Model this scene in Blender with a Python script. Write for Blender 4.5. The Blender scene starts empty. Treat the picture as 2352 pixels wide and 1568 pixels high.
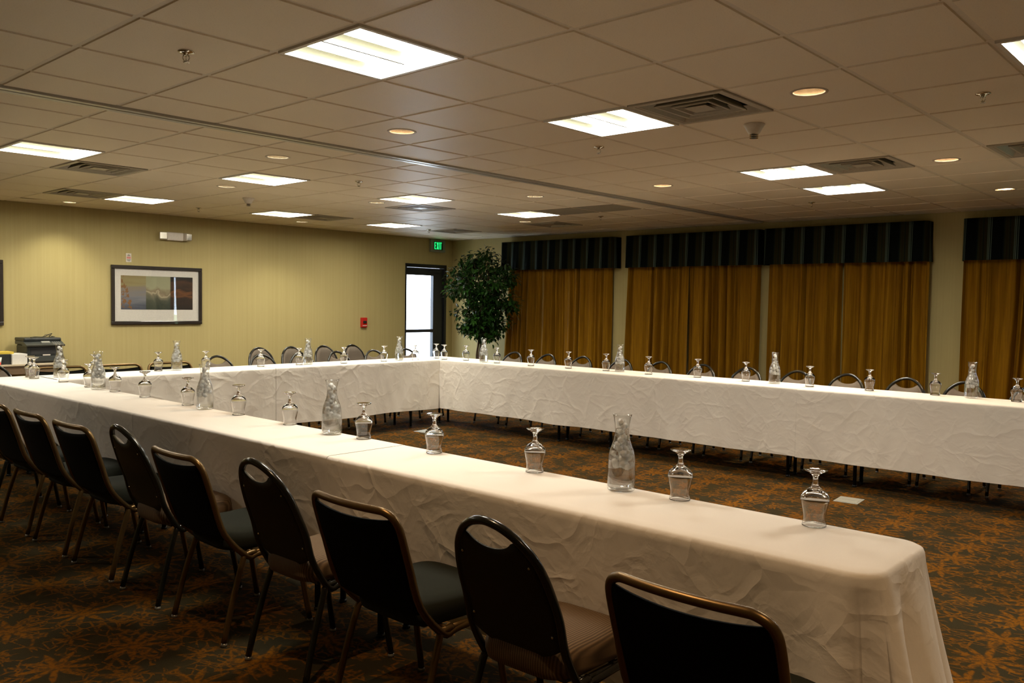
import bpy, bmesh, math, random
from mathutils import Vector, Matrix, noise
PI = math.pi
random.seed(7)
S = bpy.context.scene
C = S.collection
T = 0.6096            # ceiling tile module
CEIL = 2.5            # ceiling height
WALLX, WALLY = 9.58, 8.85
XMIN, YMIN = -3.6, -5.6

# ------------------------------------------------------------------ camera, world, exposure
cam_d = bpy.data.cameras.new('camera'); cam = bpy.data.objects.new('camera', cam_d); C.objects.link(cam)
yaw, pitch, roll = 0.74038, -0.04398, 0.01489
cy, sy, cp, sp = math.cos(yaw), math.sin(yaw), math.cos(pitch), math.sin(pitch)
fwd = Vector((cy*cp, sy*cp, sp)); rgt = Vector((sy, -cy, 0)); up = rgt.cross(fwd)
r2 = math.cos(roll)*rgt + math.sin(roll)*up; u2 = -math.sin(roll)*rgt + math.cos(roll)*up
M = Matrix((r2, u2, -fwd)).transposed().to_4x4(); M.translation = (-0.89629, -2.17717, 1.39362)
cam.matrix_world = M
cam_d.sensor_fit = 'HORIZONTAL'; cam_d.sensor_width = 36.0; cam_d.lens = 36.0*1954.98/2352.0
cam_d.clip_start = 0.05; cam_d.clip_end = 200
S.camera = cam
S.view_settings.view_transform = 'Standard'; S.view_settings.look = 'None'
S.view_settings.gamma = 1.0; S.view_settings.use_curve_mapping = False
S.view_settings.exposure = 0.0

wd = bpy.data.worlds.new('sky'); S.world = wd; wd.use_nodes = True
bg = wd.node_tree.nodes['Background']; bg.inputs[0].default_value = (0.72, 0.84, 1.0, 1); bg.inputs[1].default_value = 13.0
TROFFER = (1.0, 0.945, 0.82); TROFFER_E = 38.5
SPOT_COL = (1.0, 0.95, 0.72); SPOT_W = 42.0      # lamps beyond the track
SPOT_WARM = (1.0, 0.66, 0.36); SPOT_WARM_W = 74.0  # halogen lamps on the near side of the track

# ------------------------------------------------------------------ materials
def ramp(nt, stops, interp='LINEAR'):
    r = nt.nodes.new('ShaderNodeValToRGB'); r.color_ramp.interpolation = interp
    e = r.color_ramp.elements
    while len(e) > 1: e.remove(e[0])
    e[0].position = stops[0][0]; e[0].color = tuple(stops[0][1]) + (1,)
    for p, c in stops[1:]:
        k = e.new(p); k.color = tuple(c) + (1,)
    return r
class Mat:
    def __init__(s, name, col=(.8,.8,.8), rough=.6, metal=0., **kw):
        s.m = bpy.data.materials.new(name); s.m.use_nodes = True; s.nt = s.m.node_tree
        s.b = s.nt.nodes['Principled BSDF']
        s.b.inputs['Base Color'].default_value = tuple(col) + (1,)
        s.b.inputs['Roughness'].default_value = rough; s.b.inputs['Metallic'].default_value = metal
        for k, v in kw.items(): s.b.inputs[k.replace('_', ' ')].default_value = v
    def n(s, t, **kw):
        n = s.nt.nodes.new('ShaderNode' + t)
        for k, v in kw.items():
            if hasattr(n, k): setattr(n, k, v)
            else: n.inputs[k.replace('_', ' ')].default_value = v
        return n
    def l(s, a, b): s.nt.links.new(a, b)
    def math(s, op, a, b=None, c=None):
        n = s.nt.nodes.new('ShaderNodeMath'); n.operation = op
        for i, v in enumerate((a, b, c)):
            if v is None: continue
            if isinstance(v, (int, float)): n.inputs[i].default_value = v
            else: s.l(v, n.inputs[i])
        return n.outputs[0]
    def obj(s): return s.n('TexCoord').outputs['Object']
    def mapped(s, scale=(1,1,1), src=None, loc=(0,0,0), rot=(0,0,0)):
        m = s.n('Mapping'); m.inputs['Scale'].default_value = scale; m.inputs['Location'].default_value = loc
        m.inputs['Rotation'].default_value = rot
        s.l(src or s.obj(), m.inputs[0]); return m.outputs[0]
    def mixc(s, f, a, b):
        n = s.n('Mix'); n.data_type = 'RGBA'
        if isinstance(f, (int, float)): n.inputs[0].default_value = f
        else: s.l(f, n.inputs[0])
        for i, v in ((6, a), (7, b)):
            if isinstance(v, tuple): n.inputs[i].default_value = v[:3] + (1,)
            else: s.l(v, n.inputs[i])
        return n.outputs[2]
    def color(s, out): s.l(out, s.b.inputs['Base Color'])
    def bump(s, h, strength=.3, dist=.01, normal=None):
        b = s.n('Bump'); b.inputs['Strength'].default_value = strength; b.inputs['Distance'].default_value = dist
        s.l(h, b.inputs['Height'])
        if normal: s.l(normal, b.inputs['Normal'])
        s.l(b.outputs[0], s.b.inputs['Normal']); return b.outputs[0]
def flat(name, col, rough=.6, metal=0., grain=0.04, gs=60, **kw):
    """plain material with faint procedural unevenness"""
    m = Mat(name, col, rough, metal, **kw)
    t = m.n('TexNoise'); t.inputs['Scale'].default_value = gs; t.inputs['Detail'].default_value = 3
    m.l(m.obj(), t.inputs[0])
    d = tuple(max(0, c*(1-grain*3)) for c in col); u = tuple(min(1, c*(1+grain*3)) for c in col)
    m.color(m.mixc(t.outputs[0], d, u)); return m.m
def emit(name, col, e):
    m = Mat(name, col, .5); m.b.inputs['Emission Color'].default_value = tuple(col)+(1,); m.b.inputs['Emission Strength'].default_value = e
    return m.m

def mat_carpet():
    m = Mat('carpet', rough=.95); nt = m.nt
    P = m.obj()
    # wobble
    w = m.n('TexNoise'); w.inputs['Scale'].default_value = 9; w.inputs['Detail'].default_value = 2; m.l(P, w.inputs[0])
    sep = m.n('SeparateXYZ'); m.l(P, sep.inputs[0]); X, Y = sep.outputs[0], sep.outputs[1]
    ws = m.n('SeparateColor'); m.l(w.outputs['Color'], ws.inputs[0])
    X = m.math('ADD', X, m.math('MULTIPLY', m.math('SUBTRACT', ws.outputs[0], .5), .03))
    Y = m.math('ADD', Y, m.math('MULTIPLY', m.math('SUBTRACT', ws.outputs[1], .5), .03))
    def star(cx, cyy, rad, npet, ph, wid, ox, oy):
        gx = m.math('DIVIDE', m.math('SUBTRACT', X, ox), cx); gy = m.math('DIVIDE', m.math('SUBTRACT', Y, oy), cyy)
        fx = m.math('MULTIPLY', m.math('SUBTRACT', m.math('SUBTRACT', gx, m.math('FLOOR', gx)), .5), cx)
        fy = m.math('MULTIPLY', m.math('SUBTRACT', m.math('SUBTRACT', gy, m.math('FLOOR', gy)), .5), cyy)
        r = m.math('SQRT', m.math('ADD', m.math('MULTIPLY', fx, fx), m.math('MULTIPLY', fy, fy)))
        a = m.math('ARCTAN2', fy, fx)
        a2 = m.math('MULTIPLY', m.math('ADD', a, ph), npet/(2*PI))
        fr = m.math('ABSOLUTE', m.math('SUBTRACT', m.math('SUBTRACT', a2, m.math('FLOOR', a2)), .5))   # 0 at petal middle
        rr = m.math('DIVIDE', r, rad)
        # petal half width as a function of radius: thin root, fat middle, pointed tip
        prof = m.math('MULTIPLY', m.math('MULTIPLY', m.math('POWER', m.math('MAXIMUM', m.math('SUBTRACT', 1.0, rr), 0.0), .75), wid), m.math('ADD', .25, m.math('MULTIPLY', rr, 1.2)))
        inside = m.math('MINIMUM', m.math('MAXIMUM', m.math('MULTIPLY', m.math('SUBTRACT', prof, m.math('MULTIPLY', fr, rr)), 14.0), 0.0), 1.0)
        return m.math('MULTIPLY', inside, m.math('LESS_THAN', rr, 1.0))
    s1 = star(.287, .508, .155, 9, .25, .34, .14, .95)
    s2 = star(.287, .508, .090, 7, .6, .26, .0, .69)
    # branching twigs
    v = m.n('TexVoronoi'); v.feature = 'DISTANCE_TO_EDGE'; v.inputs['Scale'].default_value = 11
    cmb = m.n('CombineXYZ'); m.l(X, cmb.inputs[0]); m.l(m.math('MULTIPLY', Y, .62), cmb.inputs[1]); m.l(cmb.outputs[0], v.inputs['Vector'])
    tw = m.math('MAXIMUM', m.math('SUBTRACT', 1.0, m.math('DIVIDE', v.outputs['Distance'], .055)), 0.0)
    br = m.n('TexNoise'); br.inputs['Scale'].default_value = 7; m.l(P, br.inputs[0])
    tw = m.math('MULTIPLY', tw, m.math('GREATER_THAN', br.outputs[0], .42))
    v3 = m.n('TexVoronoi'); v3.feature = 'DISTANCE_TO_EDGE'; v3.inputs['Scale'].default_value = 23; m.l(cmb.outputs[0], v3.inputs['Vector'])
    tw2 = m.math('MULTIPLY', m.math('LESS_THAN', v3.outputs['Distance'], .07), m.math('GREATER_THAN', br.outputs[0], .5))
    tw = m.math('MAXIMUM', tw, m.math('MULTIPLY', tw2, .8))
    str_ = m.n('TexNoise'); str_.inputs['Scale'].default_value = 45; str_.inputs['Detail'].default_value = 2; m.l(P, str_.inputs[0])
    brk = m.math('MINIMUM', m.math('MAXIMUM', m.math('ADD', .5, m.math('MULTIPLY', m.math('SUBTRACT', str_.outputs[0], .45), 5.0)), .35), 1.0)
    mask = m.math('MULTIPLY', m.math('MAXIMUM', m.math('MAXIMUM', m.math('MULTIPLY', s1, .88), m.math('MULTIPLY', s2, .75)), m.math('MULTIPLY', tw, .85)), brk)
    big = m.n('TexNoise'); big.inputs['Scale'].default_value = 2.2; big.inputs['Detail'].default_value = 3; m.l(P, big.inputs[0])
    fine = m.n('TexNoise'); fine.inputs['Scale'].default_value = 260; m.l(P, fine.inputs[0])
    ground = m.mixc(big.outputs[0], (.036, .022, .004), (.037, .035, .023))
    orange = m.mixc(big.outputs[0], (.20, .060, .0025), (.285, .108, .004))
    col = m.mixc(m.math('MULTIPLY', mask, m.math('ADD', .55, m.math('MULTIPLY', big.outputs[0], .6))), ground, orange)
    col = m.mixc(m.math('MULTIPLY', fine.outputs[0], .5), col, (.012, .007, .001))
    m.color(col); m.bump(fine.outputs[0], .5, .004); m.b.inputs['Specular IOR Level'].default_value = .03
    return m.m
def mat_wallpaper():
    m = Mat('wallpaper', rough=.7)
    a = m.n('TexNoise'); a.inputs['Scale'].default_value = 1; a.inputs['Detail'].default_value = 2
    m.l(m.mapped((38, 38, .01)), a.inputs[0])
    b = m.n('TexNoise'); b.inputs['Scale'].default_value = 1; b.inputs['Detail'].default_value = 2
    m.l(m.mapped((150, 150, 6)), b.inputs[0])
    c = m.mixc(a.outputs[0], (.39, .32, .13), (.47, .395, .18))
    c = m.mixc(m.math('MULTIPLY', b.outputs[0], .25), c, (.31, .245, .09))
    m.color(c); m.bump(b.outputs[0], .15, .002); m.b.inputs['Specular IOR Level'].default_value = .3
    return m.m
def mat_tile():
    m = Mat('ceiling_tile', rough=.45)
    a = m.n('TexNoise'); a.inputs['Scale'].default_value = 160; a.inputs['Detail'].default_value = 4; m.l(m.obj(), a.inputs[0])
    b = m.n('TexNoise'); b.inputs['Scale'].default_value = 1.3; m.l(m.obj(), b.inputs[0])
    c = m.mixc(b.outputs[0], (.82, .715, .56), (.88, .78, .62))
    r = ramp(m.nt, [(.30, (.55, .55, .55)), (.42, (1, 1, 1))]); m.l(a.outputs[0], r.inputs[0])
    mx = m.n('Mix'); mx.data_type = 'RGBA'; mx.blend_type = 'MULTIPLY'; mx.inputs[0].default_value = .35
    m.l(c, mx.inputs[6]); m.l(r.outputs[0], mx.inputs[7]); m.color(mx.outputs[2])
    m.bump(a.outputs[0], .3, .002); m.b.inputs['Specular IOR Level'].default_value = .5
    return m.m
def mat_cloth():
    m = Mat('table_linen', rough=.8)
    w = m.n('TexNoise'); w.inputs['Scale'].default_value = 2.2; w.inputs['Detail'].default_value = 3; m.l(m.obj(), w.inputs[0])
    add = m.n('VectorMath'); add.operation = 'MULTIPLY_ADD'; m.l(w.outputs['Color'], add.inputs[0]); add.inputs[1].default_value = (.28,)*3; m.l(m.obj(), add.inputs[2])
    def crease(scale, off, wid, sx=1.0):
        mp = m.mapped((sx, sx, 1.0), add.outputs[0], (off, off*.7, off*.3))
        v = m.n('TexVoronoi'); v.feature = 'DISTANCE_TO_EDGE'; v.inputs['Scale'].default_value = scale; m.l(mp, v.inputs['Vector'])
        k = m.n('TexNoise'); k.inputs['Scale'].default_value = scale*.55; m.l(mp, k.inputs[0])
        line = m.math('MAXIMUM', m.math('SUBTRACT', 1.0, m.math('DIVIDE', v.outputs['Distance'], wid)), 0.0)
        return m.math('MULTIPLY', m.math('POWER', line, 1.4), m.math('MAXIMUM', m.math('MULTIPLY', m.math('SUBTRACT', k.outputs[0], .42), 5.0), 0.0))
    r = m.n('TexNoise'); r.inputs['Scale'].default_value = 5; r.inputs['Detail'].default_value = 4; r.inputs['Distortion'].default_value = 1.2; m.l(add.outputs[0], r.inputs[0])
    h = m.math('ADD', m.math('ADD', m.math('MULTIPLY', crease(3.1, 0, .10), .55), m.math('MULTIPLY', crease(7.5, 3, .16, .7), .42)), m.math('ADD', m.math('MULTIPLY', r.outputs[0], .9), m.math('MULTIPLY', crease(15, 8, .25), .16)))
    # creases show on the hanging sides; the pressed top is smooth
    ge = m.n('NewGeometry'); sz = m.n('SeparateXYZ'); m.l(ge.outputs['True Normal'], sz.inputs[0])
    side = m.math('SUBTRACT', 1.0, m.math('MULTIPLY', m.math('POWER', m.math('ABSOLUTE', sz.outputs[2]), 4.0), .95))
    h = m.math('MULTIPLY', h, side)
    nb = m.bump(h, .62, .0085)
    t = m.n('TexNoise'); t.inputs['Scale'].default_value = 500; m.l(m.obj(), t.inputs[0])
    m.bump(t.outputs[0], .12, .001, nb)
    m.color(m.mixc(t.outputs[0], (.75, .70, .63), (.83, .775, .70)))
    m.b.inputs['Specular IOR Level'].default_value = .2
    return m.m
def mat_curtain():
    m = Mat('curtain_fabric', rough=.75)
    t = m.n('TexNoise'); t.inputs['Scale'].default_value = 1; t.inputs['Detail'].default_value = 4; m.l(m.mapped((60, 60, 2)), t.inputs[0])
    r = ramp(m.nt, [(.3, (.17, .074, .002)), (.7, (.27, .13, .003))]); m.l(t.outputs[0], r.inputs[0])
    m.color(r.outputs[0]); m.b.inputs['Specular IOR Level'].default_value = .1; m.bump(t.outputs[0], .15, .003)
    return m.m
def mat_valance():
    m = Mat('striped_valance', rough=.7)
    sep = m.n('SeparateXYZ'); m.l(m.n('TexCoord').outputs['UV'], sep.inputs[0])
    f = m.math('FRACT', m.math('DIVIDE', sep.outputs[0], .255))
    K = (.0015, .003, .0022); O = (.020, .020, .007); L = (.070, .100, .085); B = (.020, .013, .004); G = (.005, .010, .008)
    r = ramp(m.nt, [(0, K), (.30, G), (.34, O), (.42, B), (.45, O), (.53, G), (.56, O), (.60, B), (.63, O), (.70, L), (.735, O), (.76, L), (.80, G), (.84, L), (.87, K)], 'CONSTANT')
    m.l(f, r.inputs[0]); m.color(r.outputs[0]); m.b.inputs['Specular IOR Level'].default_value = .05; return m.m
def mat_rib():
    m = Mat('ribbed_tan_fabric', rough=.8)
    w = m.n('TexWave'); w.inputs['Scale'].default_value = 38; w.inputs['Distortion'].default_value = .3; w.bands_direction = 'Y'; m.l(m.obj(), w.inputs[0])
    m.color(m.mixc(w.outputs[1], (.075, .045, .02), (.19, .12, .06))); m.bump(w.outputs[1], .25, .002); return m.m
def mat_thin_glass():
    m = bpy.data.materials.new('window_glass'); m.use_nodes = True; nt = m.node_tree; nt.nodes.clear()
    o = nt.nodes.new('ShaderNodeOutputMaterial'); mx = nt.nodes.new('ShaderNodeMixShader'); ge = nt.nodes.new('ShaderNodeNewGeometry'); dt = nt.nodes.new('ShaderNodeVectorMath'); dt.operation = 'DOT_PRODUCT'
    nt.links.new(ge.outputs['Incoming'], dt.inputs[0]); nt.links.new(ge.outputs['Normal'], dt.inputs[1])
    def M_(op, a, b):
        q = nt.nodes.new('ShaderNodeMath'); q.operation = op
        for i, v in enumerate((a, b)):
            if isinstance(v, (int, float)): q.inputs[i].default_value = v
            elif v is not None: nt.links.new(v, q.inputs[i])
        return q.outputs[0]
    # Schlick reflectance of a thin sheet, the same from both sides
    fr = M_('ADD', M_('MULTIPLY', M_('POWER', M_('SUBTRACT', 1.0, M_('ABSOLUTE', dt.outputs['Value'], 0.0)), 4.0), .9), .055)
    t = nt.nodes.new('ShaderNodeBsdfTransparent'); t.inputs[0].default_value = (.988, .992, .988, 1); g = nt.nodes.new('ShaderNodeBsdfGlossy'); g.inputs['Roughness'].default_value = .01
    nt.links.new(fr, mx.inputs[0]); nt.links.new(t.outputs[0], mx.inputs[1]); nt.links.new(g.outputs[0], mx.inputs[2]); nt.links.new(mx.outputs[0], o.inputs[0])
    return m
MT = {
 'carpet': mat_carpet(), 'wall': mat_wallpaper(), 'tile': mat_tile(), 'linen': mat_cloth(), 'curtain': mat_curtain(), 'valance': mat_valance(), 'rib': mat_rib(),
 'pane': mat_thin_glass(),
 'bar': flat('ceiling_bar', (.72, .64, .52), .4), 'track': flat('track_metal', (.50, .50, .47), .3, .35), 'black_slot': flat('dark_slot', (.02, .02, .02), .7),
 'white_enamel': flat('white_enamel', (.72, .70, .64), .35), 'lens_shading': flat('lens_shading_grey', (.12, .12, .085), .6), 'divider_shade': flat('shaded_divider', (.06, .06, .055), .5),  # troffer edge strip and divider: shading put into their dark colours
 'lens': emit('lamp_lens', TROFFER, TROFFER_E), 'bulb': emit('halogen_bulb', (1, .86, .62), 9.0),
 'cone': flat('lamp_cone', (.80, .72, .60), .22, .9), 'trim_ring': flat('lamp_trim', (.62, .56, .48), .4),
 'chrome': flat('chrome', (.7, .68, .62), .12, 1.0), 'plastic': flat('cream_plastic', (.68, .63, .55), .35), 'vent': flat('vent_enamel', (.44, .40, .32), .38), 'duct': flat('duct_dark', (.06, .075, .07), .5, .4),
 'black_vinyl': flat('black_fabric', (.0045, .0045, .003), .8, Specular_IOR_Level=.08), 'green_vinyl': flat('charcoal_seat_fabric', (.018, .020, .014), .85, Specular_IOR_Level=.15),
 'bronze': flat('bronze_tube', (.14, .085, .03), .34, .75), 'black_tube': flat('black_tube', (.010, .010, .007), .22, .3, Coat_Weight=.3),
 'brown_shell': flat('brown_back_shell', (.032, .024, .006), .6, Specular_IOR_Level=.2), 'taupe': flat('taupe_fabric', (.105, .080, .055), .8, gs=120), 'glide': flat('chair_glide', (.22, .21, .18), .3, .5),
 'dark_wood': flat('dark_frame_wood', (.022, .016, .012), .25, Coat_Weight=.4), 'mat_board': flat('mat_board', (.70, .66, .60), .8),
 'black_alu': flat('dark_door_frame', (.018, .020, .024), .35, .4), 'red': flat('alarm_red', (.50, .018, .010), .4), 'dark': flat('dark_plastic', (.018, .021, .020), .42), 'dark2': flat('grey_plastic', (.038, .043, .040), .4),
 'greysheet': flat('grey_cover', (.30, .30, .26), .5), 'paper': flat('white_card', (.72, .70, .64), .7), 'yellow': flat('yellow_card', (.62, .45, .05), .6),
 'laminate': flat('pale_laminate', (.52, .43, .29), .4), 'apron': flat('brown_apron', (.16, .10, .05), .55), 'table_leg': flat('table_leg_steel', (.015, .016, .015), .4, .5),
 'bark': flat('ficus_bark', (.085, .050, .026), .85, gs=25), 'soil': flat('moss', (.05, .05, .02), .95), 'pot': flat('basket_pot', (.10, .06, .03), .8),
 'green_sign': emit('exit_green_glow', (.02, 1.0, .25), 1.1), 'sign_face': flat('exit_face', (.24, .26, .20), .4), 'sign_dark': flat('exit_stencil', (.012, .09, .035), .5),
 'ground': flat('pavement', (.70, .70, .67), .9), 'grass_out': flat('grass', (.30, .42, .20), .9), 'skin_red': flat('red_print', (.55, .05, .03), .6), 'baseboard': flat('baseboard_wood', (.10, .06, .03), .5),
}
def leafmat():
    m = Mat('ficus_leaf', rough=.38)
    t = m.n('TexNoise'); t.inputs['Scale'].default_value = 3.5; m.l(m.obj(), t.inputs[0])
    m.color(m.mixc(t.outputs[0], (.005, .026, .003), (.022, .072, .008))); m.b.inputs['Specular IOR Level'].default_value = .3; return m.m
MT['leaf'] = leafmat()
MT['carafe_glass'] = mat_thin_glass(); MT['carafe_glass'].name = 'carafe_glass'
g = Mat('clear_glass', (1, 1, 1), 0.0); g.b.inputs['Transmission Weight'].default_value = 1; g.b.inputs['IOR'].default_value = 1.5; MT['glass'] = g.m
g = Mat('water', (1, 1, 1), 0.0); g.b.inputs['Transmission Weight'].default_value = 1; g.b.inputs['IOR'].default_value = 1.33; MT['water'] = g.m
_o = g.nt.nodes['Material Output']; _t = g.n('BsdfTransparent'); _x = g.n('MixShader'); _x.inputs[0].default_value = .45; g.l(_t.outputs[0], _x.inputs[1]); g.l(g.b.outputs[0], _x.inputs[2]); g.l(_x.outputs[0], _o.inputs[0])
g = Mat('ice', (.98, .975, .955), .3); g.b.inputs['Transmission Weight'].default_value = .45; g.b.inputs['IOR'].default_value = 1.31; MT['ice'] = g.m

# ------------------------------------------------------------------ mesh helpers
def link(name, bm, mat, parent=None, smooth=False, loc=None, rz=0):
    me = bpy.data.meshes.new(name); bm.normal_update(); bm.to_mesh(me); bm.free()
    if mat is not None: me.materials.append(MT[mat] if isinstance(mat, str) else mat)
    if smooth: me.shade_smooth()
    o = bpy.data.objects.new(name, me); C.objects.link(o)
    if parent is not None: o.parent = parent
    if loc is not None: o.location = loc
    o.rotation_euler.z = rz
    return o
def tag(o, label, cat, group=None, kind=None):
    o['label'] = label; o['category'] = cat
    if group: o['group'] = group
    if kind: o['kind'] = kind
    return o
def struct(o): o['kind'] = 'structure'; return o
def thing(name, label, cat, loc=(0,0,0), rz=0, group=None):
    o = bpy.data.objects.new(name, None); C.objects.link(o); o.location = loc; o.rotation_euler.z = rz; o.empty_display_size = .1
    return tag(o, label, cat, group)
def dup(o, parent=None):
    c = o.copy(); C.objects.link(c); c.parent = parent
    for ch in list(o.children): dup(ch, c)
    return c
def box(bm, x0, x1, y0, y1, z0, z1, bev=0):
    r = bmesh.ops.create_cube(bm, size=1.0); vs = r['verts']
    for v in vs: v.co = Vector(((x0+x1)/2 + v.co.x*(x1-x0), (y0+y1)/2 + v.co.y*(y1-y0), (z0+z1)/2 + v.co.z*(z1-z0)))
    if bev:
        es = list({e for v in vs for e in v.link_edges})
        bmesh.ops.bevel(bm, geom=es, offset=bev, segments=2, affect='EDGES', profile=.5)
    return bm
def bx(*a, bev=0): return box(bmesh.new(), *a, bev=bev)
def lathe(bm, prof, seg=32, cx=0, cyy=0, cz=0):
    rings = []
    for r, z in prof:
        if r < 1e-5: rings.append([bm.verts.new((cx, cyy, cz+z))])
        else: rings.append([bm.verts.new((cx+r*math.cos(2*PI*i/seg), cyy+r*math.sin(2*PI*i/seg), cz+z)) for i in range(seg)])
    for a, b in zip(rings, rings[1:]):
        for i in range(seg):
            j = (i+1) % seg
            if len(a) == 1 and len(b) == 1: continue
            if len(a) == 1: bm.faces.new((a[0], b[j], b[i]))
            elif len(b) == 1: bm.faces.new((a[i], a[j], b[0]))
            else: bm.faces.new((a[i], a[j], b[j], b[i]))
    return bm
def tube(bm, pts, rad, seg=10, cap=True):
    P = [Vector(p) for p in pts]; R = rad if isinstance(rad, (list, tuple)) else [rad]*len(P)
    t0 = (P[1]-P[0]).normalized(); nrm = t0.orthogonal().normalized(); rings = []
    for i, p in enumerate(P):
        t = (P[min(i+1, len(P)-1)]-P[max(i-1, 0)]).normalized()
        nrm = (nrm - t*nrm.dot(t)).normalized(); bn = t.cross(nrm)
        rings.append([bm.verts.new(p + R[i]*(math.cos(2*PI*k/seg)*nrm + math.sin(2*PI*k/seg)*bn)) for k in range(seg)])
    for a, b in zip(rings, rings[1:]):
        for k in range(seg): bm.faces.new((a[k], a[(k+1) % seg], b[(k+1) % seg], b[k]))
    if cap: bm.faces.new(rings[0][::-1]); bm.faces.new(rings[-1])
    return bm
def smoothpath(pts, n=6):
    """Catmull-Rom through the points"""
    P = [Vector(p) for p in pts]; P = [P[0]*2-P[1]] + P + [P[-1]*2-P[-2]]; out = []
    for i in range(1, len(P)-2):
        for k in range(n):
            t = k/n; a, b, c, d = P[i-1], P[i], P[i+1], P[i+2]
            out.append(.5*((2*b) + (c-a)*t + (2*a-5*b+4*c-d)*t*t + (3*b-a-3*c+d)*t**3))
    out.append(P[-2]); return out
def grid(bm, f, nu, nv, closeu=False):
    V = [[bm.verts.new(f(i, j)) for j in range(nv+1)] for i in range(nu if closeu else nu+1)]
    for i in range(nu):
        a = V[i]; b = V[(i+1) % len(V)]
        for j in range(nv): bm.faces.new((a[j], b[j], b[j+1], a[j+1]))
    return V
def lerp(a, b, t): return a + (b-a)*t
def interp(tab, x):
    if x <= tab[0][0]: return tab[0][1]
    for (a, b), (c, d) in zip(tab, tab[1:]):
        if x <= c: return b + (d-b)*(x-a)/(c-a)
    return tab[-1][1]

# ------------------------------------------------------------------ room shell
struct(link('floor', bx(XMIN-.2, WALLX+.2, YMIN-.2, WALLY+.2, -.1, 0), 'carpet'))
DX0, DX1, DZ = 8.482, 9.433, 2.056
bm = bmesh.new()
box(bm, XMIN-.2, DX0, WALLY, WALLY+.18, 0, 2.9); box(bm, DX0, DX1, WALLY, WALLY+.18, DZ, 2.9); box(bm, DX1, WALLX+.2, WALLY, WALLY+.18, 0, 2.9)
struct(link('wall_left', bm, 'wall'))
W0, W1, WZ0, WZ1 = -2.25, .35, .35, 2.15   # the window behind the rightmost curtains
bm = bmesh.new()
box(bm, WALLX, WALLX+.18, W1, WALLY+.0, 0, 2.9); box(bm, WALLX, WALLX+.18, YMIN-.2, W0, 0, 2.9)
box(bm, WALLX, WALLX+.18, W0, W1, 0, WZ0); box(bm, WALLX, WALLX+.18, W0, W1, WZ1, 2.9)
struct(link('wall_back', bm, 'wall'))
struct(link('wall_front', bx(XMIN-.2, XMIN, YMIN-.2, WALLY, 0, 2.9), 'wall'))
struct(link('wall_right', bx(XMIN, WALLX, YMIN-.2, YMIN, 0, 2.9), 'wall'))
bm = bmesh.new(); box(bm, XMIN, DX0-.03, WALLY-.012, WALLY, 0, .1); struct(link('baseboard_left', bm, 'baseboard'))
bm = bmesh.new(); box(bm, WALLX-.012, WALLX, YMIN, WALLY-.012, 0, .1); struct(link('baseboard_back', bm, 'baseboard'))
# window with glass
bm = bmesh.new()
for a in ((W0, W0+.05, WZ0, WZ1), (W1-.05, W1, WZ0, WZ1), (W0+.05, W1-.05, WZ0, WZ0+.05), (W0+.05, W1-.05, WZ1-.05, WZ1), ((W0+W1)/2-.025, (W0+W1)/2+.025, WZ0+.05, WZ1-.05)):
    box(bm, WALLX+.06, WALLX+.12, a[0], a[1], a[2], a[3])
w = struct(link('window_1', bm, 'black_alu'))
link('window_pane', bx(WALLX+.088, WALLX+.092, W0+.05, W1-.05, WZ0+.05, WZ1-.05), 'pane', w)
struct(link('ground', bx(-60, 90, 9.3, 90, -.22, -.12), 'ground'))
struct(link('ground', bx(10.0, 90, -60, 9.3, -.22, -.12), 'grass_out'))

# ------------------------------------------------------------------ ceiling: tiles, bars, track
XL = [i*T for i in range(-6, 16)]; XL[0] = XMIN; XL.append(WALLX)
YL1 = [i*T for i in range(-9, 5)]; YL1[0] = YMIN; YL1.append(2.87)
YL2 = [2.99] + [v*T for v in (5.45, 6.42, 7.38, 8.38, 9.42, 10.5, 11.6, 12.65, 13.65)] + [WALLY]
fix = {}    # cells with a fixture: (ix, iy) in list positions -> kind
def cellx(x):
    for i in range(len(XL)-1):
        if XL[i] <= x < XL[i+1]: return i
def celly(y):
    L = YL1 if y < 2.9 else YL2
    for i in range(len(L)-1):
        if L[i] <= y < L[i+1]: return (1 if L is YL1 else 2, i)
def span(x, y):
    i = cellx(x*T); k, j = celly(y*T); L = YL1 if k == 1 else YL2
    return XL[i], XL[i+1], L[j], L[j+1]
def claim(x, y, kind): fix[(cellx(x*T),) + celly(y*T)] = kind; return span(x, y)
TROF = [(2.5, 1.5), (5.5, 1.5), (9.5, 1.5), (11.5, 1.5), (5.5, -2.5), (2.5, 8), (5.5, 8), (8.5, 7.9), (11.5, 7.9), (5.5, 12.1), (8.5, 12.1), (11.5, 12.1),
        (9.5, -4.5), (-1.5, 8), (2.5, 12.1)]
VENT = [(5.5, .5), (9.5, .5), (9.5, -1.5), (3.5, 9), (4.5, 12.1), (9.5, 8.9), (9.5, 12.1), (13.5, 12.1), (13.5, 8.9)]
DOWN = [(5.53, -.51), (4.47, 3.49), (4.53, 5.98), (5.57, 9.12), (4.89, 13.72), (8.39, 8.84), (9.77, 13.3), (9.41, 5.9), (9.57, 3.49), (9.69, -.43), (12.9, -.35), (12.61, 8.96), (.5, -.5), (.5, -4.5), (3.5, -5.5)]  # last two are unseen, added to light the near table and draped end
tro_sp = [claim(x, y, 't') for x, y in TROF]
ven_sp = [claim(x, y, 'v') for x, y in VENT]
down_at = {}
for x, y in DOWN: down_at[(cellx(x*T),) + celly(y*T)] = (x*T, y*T)
RV = .0815
bm = bmesh.new()
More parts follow.
